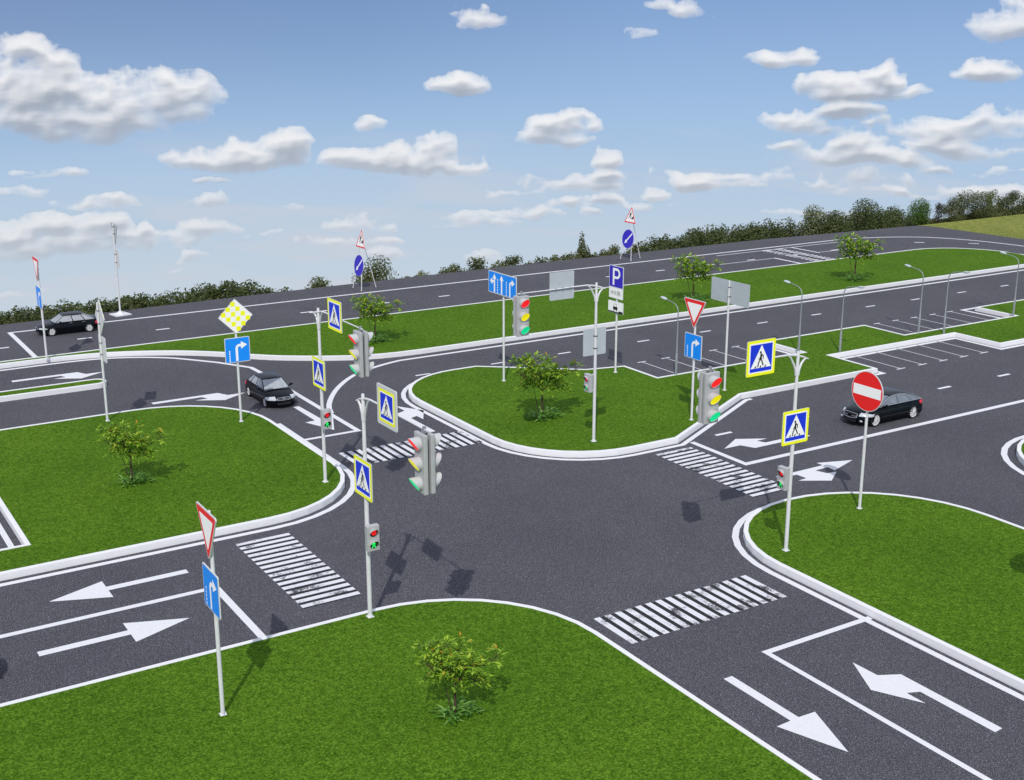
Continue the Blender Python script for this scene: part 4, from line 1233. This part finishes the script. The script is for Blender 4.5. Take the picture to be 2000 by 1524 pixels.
    loop = [gp(zs_(f, gz0), f, .02) for f in fs] + [gp(gz1, f, .02) for f in reversed(fs)]
    tube(b3, loop + [loop[0]], .016, 6)
    for k in P['bars']:
        z = lerp(gz0, gz1, k); tube(b3, [gp(z, f * .97, .02) for f in fs], .011, 6)
    mesh_obj('grille_frame', b3, M['chrome'], t, smooth=40)
    zc = lerp(gz0, gz1, P.get('badge_z', .5)); pc = gp(zc, 0, .045)
    for u0, u1, v in ((-.11, .07, .022), (-.07, .11, -.022)):  # a bow tie: slanted wide bar and a short upright block
        b4.faces.new([b4.verts.new((pc.x, pc.y + u, pc.z + w)) for u, w in ((u0, -.022 if v > 0 else -.022), (u1, -.022), (u1 + .02, .022), (u0 + .02, .022))])
    b4.faces.new([b4.verts.new((pc.x + .004, pc.y + u, pc.z + w)) for u, w in ((-.045, -.042), (.035, -.042), (.045, .042), (-.035, .042))])
    bmesh.ops.solidify(b4, geom=b4.faces[:], thickness=.01)
    mesh_obj('badge', b4, M[P['badge']], t)
    return t

SEDAN = dict(name='sedan', size=1.06, glass='smoked_glass', pillar=.012, rim=.80, hw=.93, wb=2.80, wr=.345, sill=.24, plan=.55, crown=.07,
             top=[(-2.42, .30), (-2.46, .60), (-2.40, .90), (-2.30, 1.04), (-1.9, 1.07), (-1.2, 1.03), (0, .99), (.95, .97), (1.5, .90), (2.05, .80), (2.30, .66), (2.36, .48), (2.33, .30)],
             green=dict(A0=1.12, A1=.18, C1=-.88, C0=-1.98, zb=.97, zr=1.41, cuts=[(-.30, -.24), (-1.30, -.74)]),
             
             lamp_f=(.60, .76, .56, .42), lamp_r=(.80, .98, .62, .22), fog=True,
             grille=(.46, .70, .46), gx=lambda z: 2.36 - max(0, z - .50) * .55, intake=(.27, .40), bars=(.45,), badge='gold', badge_z=.47,
             handles=(-.15, -1.05), handle_mat='car', seams=(.75, -.28, -1.3), spokes=10, spoke_w=.022, chrome_line=True)
HATCH = dict(name='hatchback', hw=.85, wb=2.60, wr=.315, sill=.22, plan=.42, crown=.06, dome=.06,
             top=[(-2.16, .30), (-2.20, .55), (-2.14, .86), (-2.02, .95), (-1.7, .97), (-1.0, .94), (0, .91), (.85, .89), (1.4, .82), (1.95, .70), (2.14, .58), (2.18, .42), (2.14, .28)],
             green=dict(A0=1.0, A1=.34, C1=-.92, C0=-1.78, zb=.90, zr=1.33, cuts=[(-.22, -.14), (-1.06, -.80)]),
             
             lamp_f=(.52, .63, .55, .25), lamp_r=(.62, .82, .55, .12),
             grille=(.50, .58, .40), gx=lambda z: 2.17 - max(0, z - .45) * .45, intake=(.25, .36), bars=(), badge='chrome',
             handles=(-.05, -.95), handle_mat='chrome', seams=(.78, -.22, -1.12), spokes=6, spoke_w=.055)
SALOON = dict(name='saloon', hw=.88, wb=2.72, wr=.32, sill=.23, plan=.50, crown=.07,
              top=[(-2.22, .30), (-2.26, .58), (-2.20, .90), (-2.10, 1.03), (-1.75, 1.06), (-1.1, 1.0), (0, .96), (.9, .94), (1.45, .87), (1.95, .76), (2.18, .63), (2.22, .45), (2.18, .28)],
              green=dict(A0=1.08, A1=.30, C1=-.90, C0=-1.70, zb=.95, zr=1.40, cuts=[(-.22, -.16), (-1.10, -.72)]),
             
              lamp_f=(.55, .74, .52, .30), lamp_r=(.70, .95, .62, .15),
              grille=(.53, .67, .44), gx=lambda z: 2.21 - max(0, z - .47) * .50, intake=(.27, .40), bars=(.5,), badge='chrome',
              handles=(-.10, -1.0), seams=(.78, -.24, -1.15), spokes=7, spoke_w=.04)
make_car((52.18, 45.32), PI, 'black sedan with a gold badge driving toward the crossing on the right road', SEDAN)
make_car((19.15, 91.02), PI, 'black hatchback waiting at the stop line on the far road', HATCH)
make_car((24.93, 66.6), -PI / 2 + R(-1), 'black saloon turning down the left lane past the checkered sign', SALOON)
make_car((2.74, 40.45), 0, 'black car just beyond the left edge whose shadow falls on the near lane', SEDAN)

# ------------------------------------------------------------------ young trees on the lawns
def leaf_face(bm, p, d, up, L, Wd, fold=.18):
    """an oval leaf from p along d"""
    d = d.normalized(); s = d.cross(up)
    if s.length < 1e-4: s = d.cross(Vector((1, 0, 0)))
    s.normalize(); n = s.cross(d)
    a = p; b = p + d * L * .45 + s * Wd / 2 + n * fold * Wd; c = p + d * L - n * L * .12; e = p + d * L * .45 - s * Wd / 2 + n * fold * Wd
    m = p + d * L * .5
    va, vb, vc, ve, vm = [bm.verts.new(q) for q in (a, b, c, e, m)]
    bm.faces.new((va, vm, vb)); bm.faces.new((vb, vm, vc)); bm.faces.new((va, ve, vm)); bm.faces.new((ve, vc, vm))

def young_tree(loc, label, scale, seed, proto=None):
    if proto is not None:
        t = copy_tree(proto); t.location = loc; t.scale = (scale,) * 3; t['label'] = label
        return t
    rnd = random.Random(seed)
    t = empty('young_tree', loc, R(-31.9)); t.scale = (scale,) * 3
    tag(t, label, 'tree', 'young trees on the lawns')
    V = Vector
    bt = bmesh.new(); bl = bmesh.new()
    tips = []
    def limb(pts, r0, r1):
        P = [V(p) for p in chaikin3(pts)]
        tube(bt, P, [lerp(r0, r1, i / (len(P) - 1)) for i in range(len(P))], 7)
        return P
    def chaikin3(pts):
        pts = [V(p) for p in pts]
        for _ in range(2):
            o = [pts[0]]
            for a, b in zip(pts, pts[1:]): o += [a * .75 + b * .25, a * .25 + b * .75]
            pts = o + [pts[-1]]
        return pts
    limb([(0, 0, -.05), (.02, 0, .5), (.0, .02, .95), (.03, 0, 1.22)], .05, .036)
    limb([(-.06, .05, 0), (-.18, .05, .45), (-.26, .02, .9), (-.36, 0, 1.3)], .022, .01)
    main = [[(.03, 0, 1.22), (-.15, .02, 1.40), (-.32, .05, 1.62), (-.45, .1, 2.0), (-.42, .1, 2.5)],
            [(.03, 0, 1.22), (.18, -.03, 1.42), (.34, -.1, 1.75), (.42, -.12, 2.15)],
            [(.12, -.02, 1.35), (.55, .05, 1.55), (.95, .1, 1.85), (1.42, .12, 2.12)],
            [(-.32, .05, 1.62), (-.6, -.1, 1.70), (-.85, -.2, 1.95)],
            [(-.2, .04, 1.5), (-.48, .15, 1.48), (-.80, .2, 1.38)],
            [(-.15, .02, 1.40), (-.1, -.3, 1.75), (-.12, -.5, 2.15)],
            [(.0, .02, 1.42), (.05, .35, 1.75), (.1, .55, 2.2)],
            [(.34, -.1, 1.75), (.55, -.35, 1.95), (.7, -.45, 2.15)],
            [(.55, .05, 1.55), (.62, -.1, 1.40), (.78, -.15, 1.32)],
            [(-.42, .1, 2.2), (-.65, .1, 2.35), (-.8, .05, 2.45)]]
    twigs = []
    for pts in main:
        P = limb(pts, .026, .009)
        n = len(P)
        for i in range(n // 3, n):
            for _ in range(2):
                d = V((rnd.uniform(-1, 1), rnd.uniform(-.8, .8), rnd.uniform(-.25, .9))).normalized()
                e = P[i] + d * rnd.uniform(.18, .42)
                tube(bt, [P[i], (P[i] + e) / 2 + V((0, 0, .03)), e], [.008, .006, .003], 4)
                twigs.append((e, d))
    for e, d in twigs:
        for _ in range(rnd.randint(6, 9)):
            dd = (d + V((rnd.gauss(0, .9), rnd.gauss(0, .9), rnd.gauss(-.05, .5)))).normalized()
            leaf_face(bl, e + V((rnd.gauss(0, .05), rnd.gauss(0, .05), rnd.gauss(0, .05))), dd, V((0, 0, 1)), rnd.uniform(.15, .28), rnd.uniform(.07, .12))
    mesh_obj('trunk', bt, M['bark'], t, smooth=60)
    mesh_obj('crown', bl, M['leaf'], t)
    # the leafy growth round the foot
    bs = bmesh.new()
    for cx, cy, r, k in ((0, 0, .5, 30), (.42, .35, .40, 30), (-.12, -.25, .38, 22), (.55, .1, .3, 16), (-.4, .1, .3, 8)):
        for _ in range(k):
            a = rnd.uniform(0, 2 * PI); rr = r * math.sqrt(rnd.random()) * .7
            p = V((cx + rr * math.cos(a), cy + rr * math.sin(a), rnd.uniform(.02, .36)))
            d = V((math.cos(a) + rnd.gauss(0, .5), math.sin(a) + rnd.gauss(0, .5), rnd.uniform(-.1, .7)))
            leaf_face(bs, p, d, V((0, 0, 1)), rnd.uniform(.24, .44), rnd.uniform(.08, .13))
    mesh_obj('low_foliage', bs, M['leaf_low'], t)
    return t
p0 = young_tree((16.43, 29.7, LAWN_Z), 'young tree on the near lawn, closest of the lawn trees to the viewer', .90, 3)
for loc, lab, s, rz in (((13.9, 55.7, LAWN_Z), 'young tree on the left lawn behind the yield sign', 1.04, 0),
                    ((35.75, 54.4, LAWN_Z), 'young tree in the middle of the central lawn beside the mast', 1.28, 0),
                    ((35.9, 75.4, LAWN_Z), 'young tree on the median behind the left signal head', 1.16, 0),
                    ((63.1, 74.5, LAWN_Z), 'young tree on the median above the yield sign and blank board', 1.34, 0),
                    ((80.9, 74.4, LAWN_Z), 'young tree on the median near the far zebra crossing', 1.42, 0)):
    young_tree(loc, lab, s, 0, p0)

# ------------------------------------------------------------------ trees beyond the asphalt
def crown_faces(bm, c, W, H, rnd, leaf, k, shape='round'):
    """many small leaf-clump faces through an uneven crown of width W and height H standing at c"""
    V = Vector
    lobes = []
    if shape != 'poplar': lobes.append((V((c[0], c[1], c[2] + .52 * H)), W * .40, H * .34))
    nl = 5 if shape != 'poplar' else 7
    for i in range(nl + 6):
        if shape == 'poplar':
            z = rnd.uniform(.12, .93); r = W * .42 * (1 - abs(z - .4) * .9); x = y = 0
        else:
            z = rnd.uniform(.22, .86); q = math.sqrt(max(0, 1 - ((z - .5) / .52) ** 2))
            a = rnd.uniform(0, 2 * PI); d = rnd.uniform(0, .36) * q * W
            x, y = d * math.cos(a), d * math.sin(a); r = W * rnd.uniform(.17, .30)
        lobes.append((V((c[0] + x, c[1] + y, c[2] + z * H)), r, min(r, H * .2) if shape != 'poplar' else H * .12))
    for p, r, rz in lobes:
        n = max(30, int(k * (r * r + r * rz) / (leaf * leaf)))
        for _ in range(n):
            u = V((rnd.gauss(0, 1), rnd.gauss(0, 1), rnd.gauss(0, 1)))
            u.normalize(); s = rnd.random() ** .33
            q = p + V((u.x * r * s, u.y * r * s, u.z * rz * s))
            nrm = (u + V((rnd.gauss(0, .6), rnd.gauss(0, .6), rnd.gauss(.3, .6)))).normalized()
            t1 = nrm.orthogonal().normalized(); t1.rotate(Matrix.Rotation(rnd.uniform(0, 6.28), 3, nrm)); t2 = nrm.cross(t1)
            L = leaf * rnd.uniform(.6, 1.3)
            bm.faces.new([bm.verts.new(q + t1 * L * a + t2 * L * .6 * b) for a, b in ((-.5, 0), (0, -.5), (.5, 0), (0, .5))])

FM = dict(dark='f_dark', olive='f_olive', light='f_light', green='f_green', purple='f_purple', willow='f_olive', poplar='f_olive')
for i, (x, y, z, h, w, kind, lab) in enumerate(FAR_TREES):
    rnd = random.Random(100 + i)
    name = 'poplar_tree' if kind == 'poplar' else 'willow_tree' if kind == 'willow' else 'bush' if 'bush' in lab.split(' ')[:4] else 'tree'
    t = empty(name, (x, y, z)); tag(t, lab, 'tree' if name != 'bush' else 'bush', 'trees beyond the asphalt')
    bm = bmesh.new(); tube(bm, [(0, 0, -.2), (.02 * h, 0, h * .3), (0, .02 * h, h * .75)], [max(.07, .03 * h), max(.05, .02 * h), .02], 7)
    mesh_obj('trunk', bm, M['bark'], t, smooth=60)
    bm = bmesh.new()
    near = y < 120
    crown_faces(bm, (0, 0, 0), w * (1.5 if not near else 1.35), h * (1.13 if not near else 1.28), rnd, .15 if near else .30, 5 if near else 6, 'poplar' if kind == 'poplar' else 'round')
    mesh_obj('crown', bm, M[FM[kind]], t)

def wood(tab, seed, name='woodland', mt='f_dark', fine=1.0):
    rnd = random.Random(seed); bm = bmesh.new()
    for x, y, z, h, w in tab:
        crown_faces(bm, (x, y, z), w * 1.6, h * 1.10, rnd, .34 * fine, 6.0 * fine)
        crown_faces(bm, (x + rnd.uniform(-1, 1), y + 3 * fine, z - fine), w * 1.6, h * 1.10, rnd, .42 * fine, 4.5 * fine)
    tag(mesh_obj(name, bm, M[mt]), kind='stuff')
wood(WOOD_WEST, 5); wood(WOOD_EAST, 6); wood(WOOD_MID, 7, 'woodland', 'f_olive'); wood(WOOD_FAR, 8); wood(UNDERGROWTH, 9, 'undergrowth', 'f_olive', .5)

# a low house with a tiled roof beyond the meadow
t = empty('house', (139.6, 97.6, -.7), R(-20)); tag(t, 'low house with an orange tiled roof at the edge of the meadow', 'house')
bm = bmesh.new(); box(bm, -1.6, 1.6, -1.2, 1.2, 0, .75); mesh_obj('wall', bm, M['brick'], t)
bm = bmesh.new()
a = [bm.verts.new(p) for p in ((-1.75, -1.35, .72), (1.75, -1.35, .72), (1.75, 1.35, .72), (-1.75, 1.35, .72))]; b = [bm.verts.new(p) for p in ((-1.2, 0, 1.55), (1.2, 0, 1.55))]
for q in ((a[0], a[1], b[1], b[0]), (a[2], a[3], b[0], b[1]), (a[1], a[2], b[1]), (a[3], a[0], b[0]), (a[3], a[2], a[1], a[0])): bm.faces.new(q)
mesh_obj('roof', bm, M['rooftile'], t)

# ------------------------------------------------------------------ sky, sun, camera
SUN_AZ = Vector((.603, .798))                 # the way the shadows fall
SUN_EL = R(45)
w = bpy.data.worlds.new('World'); S.world = w; w.use_nodes = True
nt = w.node_tree; nd = nt.nodes; lk = nt.links.new
bg = nd['Background']; bg.inputs['Strength'].default_value = .10
def node(typ, **kw):
    n = nd.new(typ)
    for k, v in kw.items(): setattr(n, k, v)
    return n
def math_(op, a, b=None, c=None, clamp=False):
    n = node('ShaderNodeMath', operation=op, use_clamp=clamp)
    for i, v in enumerate((a, b, c)):
        if v is None: continue
        if isinstance(v, (int, float)): n.inputs[i].default_value = v
        else: lk(v, n.inputs[i])
    return n.outputs[0]
def vec(op, a, b=None):
    n = node('ShaderNodeVectorMath', operation=op)
    for i, v in enumerate((a, b)):
        if v is None: continue
        if isinstance(v, tuple): n.inputs[i].default_value = v
        else: lk(v, n.inputs[i])
    return n.outputs[1] if op in ('DOT_PRODUCT', 'LENGTH') else n.outputs[0]
tc = node('ShaderNodeTexCoord')
d = vec('NORMALIZE', tc.outputs['Generated'])
sep = node('ShaderNodeSeparateXYZ'); lk(d, sep.inputs[0])
az = math_('MULTIPLY', math_('ARCTAN2', sep.outputs['X'], sep.outputs['Y']), 180 / PI)
el = math_('MULTIPLY', math_('ARCSINE', sep.outputs['Z']), 180 / PI)
# the physical sky, seen from a hill top: its horizon lies below ours
up = vec('NORMALIZE', vec('ADD', d, (0, 0, .27)))
sky = node('ShaderNodeTexSky', sky_type='NISHITA'); sky.sun_disc = False
sky.sun_elevation = SUN_EL; sky.sun_rotation = math.atan2(-SUN_AZ.x, -SUN_AZ.y)
sky.air_density = 1.0; sky.dust_density = 1.2; sky.ozone_density = 1.4
lk(up, sky.inputs['Vector'])
def rgb(r, g, b): return tuple(c * 10 for c in srgb(r, g, b)[:3]) + (1,)
def wramp(src, stops):
    n = node('ShaderNodeValToRGB'); e = n.color_ramp.elements
    while len(e) < len(stops): e.new(.5)
    for s_, (p, c) in zip(e, stops): s_.position = p; s_.color = c
    lk(src, n.inputs['Fac']); return n.outputs['Color']
def wmix(fac, a, b, blend='MIX'):
    n = node('ShaderNodeMix', data_type='RGBA', blend_type=blend)
    for k, v in ((0, fac), (6, a), (7, b)):
        if isinstance(v, (tuple, float, int)): n.inputs[k].default_value = v
        else: lk(v, n.inputs[k])
    return n.outputs[2]
# haze near the far tree line, clearer blue above, brightened again overhead as added fill light
t01 = math_('MULTIPLY_ADD', el, 1 / 24, 14 / 24, clamp=True)        # el -14 .. 10
haze = wramp(t01, [(0.0, rgb(202, 212, 222)), (.14, rgb(197, 210, 223)), (.30, rgb(185, 205, 226)), (.45, rgb(163, 194, 229)), (.58, rgb(145, 178, 221)), (.67, rgb(132, 165, 212)), (.80, rgb(145, 175, 218)), (1, rgb(202, 213, 232))])
azg = wramp(math_('MULTIPLY_ADD', az, 1 / 50, -5 / 50, clamp=True), [(.08, (.84, .80, .81, 1)), (.40, (.82, .83, .85, 1)), (.66, (.98, .98, .98, 1)), (1, (1.08, 1.06, 1.03, 1))])
gate = wramp(t01, [(.36, (0, 0, 0, 1)), (.60, (1, 1, 1, 1))])
haze = wmix(gate, haze, wmix(1.0, haze, azg, 'MULTIPLY'))
fac = wramp(math_('MULTIPLY_ADD', el, 1 / 40, .35, clamp=True), [(.55, (.93, .93, .93, 1)), (1, (.80, .80, .80, 1))])
base = wmix(math_('ADD', fac, 0.0), sky.outputs['Color'], haze)
# clouds: their thickness is worked out on a grid of azimuth and elevation and shaded from above
import numpy as np
AZ0, AZ1, EL0, EL1 = 2.0, 62.0, -16.0, 12.0
NX, NY = 1680, 784
rs = np.random.RandomState(11)
ga, ge = np.meshgrid(np.linspace(AZ0, AZ1, NX), np.linspace(EL0, EL1, NY))
def vnoise(x, y):
    """smooth value noise at x, y (arrays)"""
    tab = rs.rand(256, 256)
    xi = np.floor(x).astype(int); yi = np.floor(y).astype(int); fx = x - xi; fy = y - yi
    fx = fx * fx * fx * (fx * (fx * 6 - 15) + 10); fy = fy * fy * fy * (fy * (fy * 6 - 15) + 10)
    t = lambda a, b: tab[b % 256, a % 256]
    return (t(xi, yi) * (1 - fx) + t(xi + 1, yi) * fx) * (1 - fy) + (t(xi, yi + 1) * (1 - fx) + t(xi + 1, yi + 1) * fx) * fy
def fbm(x, y, n=6, gain=.5, bill=False):
    o = 0; a = 1; s_ = 0
    for k in range(n):
        v = vnoise(x * 2 ** k + 17.3 * k, y * 2 ** k + 5.1 * k)
        if bill: v = 1 - np.abs(2 * v - 1)
        o = o + a * v; s_ += a; a *= gain
    return o / s_
wx = (fbm(ga * .5, ge * .6, 4) - .5) * 1.5; we = (fbm(ga * .5 + 40, ge * .6 + 9, 4) - .5) * .75
bil = fbm(ga * .8, ge * 1.05, 6, .52, True); soft = fbm(ga * .45 + 30, ge * .8 + 3, 6, .55)
D = np.full(ga.shape, -1.0); HH = np.zeros(ga.shape); WW = np.full(ga.shape, 1e-4)
rq = random.Random(21)
LOW = [(rq.uniform(5, 58), rq.uniform(-10.5, -5.2), rq.uniform(.7, 2.4), rq.uniform(.14, .30), rq.uniform(.38, .62)) for _ in range(46)]
LOW += [(rq.uniform(42, 58), rq.uniform(-7.0, -3.6), rq.uniform(1.5, 3.2), rq.uniform(.25, .45), rq.uniform(.45, .7)) for _ in range(12)]
for (ca, ce, ra, re, wt) in CLOUDS + LOW:
    dx = (ga + wx - ca) / (ra * 1.32); dy = (ge + we - ce) / (re * 1.42)
    dyb = np.where(dy < 0, dy * 1.45, dy)
    e_ = wt * (1 - dx * dx - dyb * dyb)
    D = np.maximum(D, e_)
    p_ = np.clip(e_, 0, None) ** 1.5; HH += p_ * dy; WW += p_
HH = HH / WW
amp = np.clip((HH + 1.0) * .6, .35, 1)
T = D - .27 + (bil - .55) * 1.25 * amp + (soft - .5) * 1.15
T = np.clip(T, 0, None) * np.clip(D * 5 + .6, 0, 1)
alpha = 1 - np.exp(-T * 3.4)
dele = (EL1 - EL0) / (NY - 1)
sh = np.zeros(ga.shape); acc = np.zeros(NX); dec = np.exp(-dele / 1.1)
for r_ in range(NY - 1, -1, -1):                 # how much cloud lies above each point
    acc = acc * dec + T[r_] * dele; sh[r_] = acc
def blur(a, n):
    k = np.ones(n) / n
    a = np.apply_along_axis(lambda v: np.convolve(v, k, 'same'), 1, a)
    return np.apply_along_axis(lambda v: np.convolve(v, k, 'same'), 0, a)
sh = blur(sh, 7)
Ts = blur(T, 9); gy, gx = np.gradient(Ts)
rel = np.clip((-gy * .9 + gx * .35) * 9, -.28, .28)
lit_ = np.clip(.30 + .78 * np.exp(-sh * 2.3) + rel + (HH * .10), 0, 1)
lit_ = lit_ * (.93 + .07 * np.clip(T, 0, 1))
stops = [(0, (150, 157, 172)), (.3, (176, 182, 193)), (.6, (216, 218, 223)), (.95, (247, 246, 246))]
lin = np.array([srgb(*c)[:3] for _, c in stops]); col_ = np.stack([np.interp(lit_, [p for p, _ in stops], lin[:, k]) for k in range(3)], -1)
farf = np.clip((-ge - 2) / 9, 0, 1)[..., None] * .60
col_ = col_ * (1 - farf) + np.array(srgb(200, 207, 218)[:3]) * farf
st_ = fbm(ga * .17 + 3, ge * 1.15 + ga * .06, 6, .55)    # thin far streaks
stm = np.clip((st_ - .45) / .25, 0, 1) * np.interp(ge, [-13, -11.5, -9, -5.5, -3], [.3, 1, 1, .6, 0]) * .62
sc2 = np.array(srgb(203, 207, 217)[:3])
a2 = alpha + stm * (1 - alpha)
col_ = (col_ * alpha[..., None] + sc2 * (stm * (1 - alpha))[..., None]) / np.maximum(a2, 1e-4)[..., None]
buf = np.ones((NY, NX, 4), np.float32); buf[..., :3] = col_; buf[..., 3] = a2 * .97
im = bpy.data.images.new('cloud_field', NX, NY, alpha=True, float_buffer=True)
im.colorspace_settings.name = 'Linear Rec.709'; im.alpha_mode = 'CHANNEL_PACKED'
im.pixels.foreach_set(buf.ravel()); im.update(); im.pack()
cu_ = node('ShaderNodeCombineXYZ')
lk(math_('MULTIPLY_ADD', az, 1 / (AZ1 - AZ0), -AZ0 / (AZ1 - AZ0)), cu_.inputs[0]); lk(math_('MULTIPLY_ADD', el, 1 / (EL1 - EL0), -EL0 / (EL1 - EL0)), cu_.inputs[1])
ti = node('ShaderNodeTexImage', extension='CLIP', interpolation='Cubic'); ti.image = im; lk(cu_.outputs[0], ti.inputs['Vector'])
out = wmix(ti.outputs['Alpha'], base, wmix(1.0, ti.outputs['Color'], (10, 10, 10, 1), 'MULTIPLY'))
lk(out, bg.inputs['Color'])

sun = bpy.data.lights.new('sun', 'SUN'); sun.energy = 2.62; sun.angle = R(.6); sun.color = (1.0, .965, .90)
so = bpy.data.objects.new('sun', sun); COL.objects.link(so)
so.rotation_euler = Vector((SUN_AZ.x * math.cos(SUN_EL), SUN_AZ.y * math.cos(SUN_EL), -math.sin(SUN_EL))).to_track_quat('-Z', 'Y').to_euler()

cam = bpy.data.cameras.new('camera'); co = bpy.data.objects.new('camera', cam); COL.objects.link(co)
cam.sensor_width = 36; cam.lens = 36 * 2439.3 / 2000; cam.clip_start = .5; cam.clip_end = 3000
co.location = (0, 0, 20); co.rotation_euler = (PI / 2 - .271476, 0, -.556408)
S.camera = co
S.render.resolution_x, S.render.resolution_y = 1024, 780
S.view_settings.view_transform = 'Standard'; S.view_settings.look = 'None'; S.view_settings.exposure = 0; S.view_settings.gamma = 1
S.render.engine = 'CYCLES'
S.cycles.max_bounces = 6; S.cycles.diffuse_bounces = 3; S.cycles.glossy_bounces = 3; S.cycles.transparent_max_bounces = 12
S.cycles.caustics_reflective = False; S.cycles.caustics_refractive = False
S.cycles.use_denoising = True
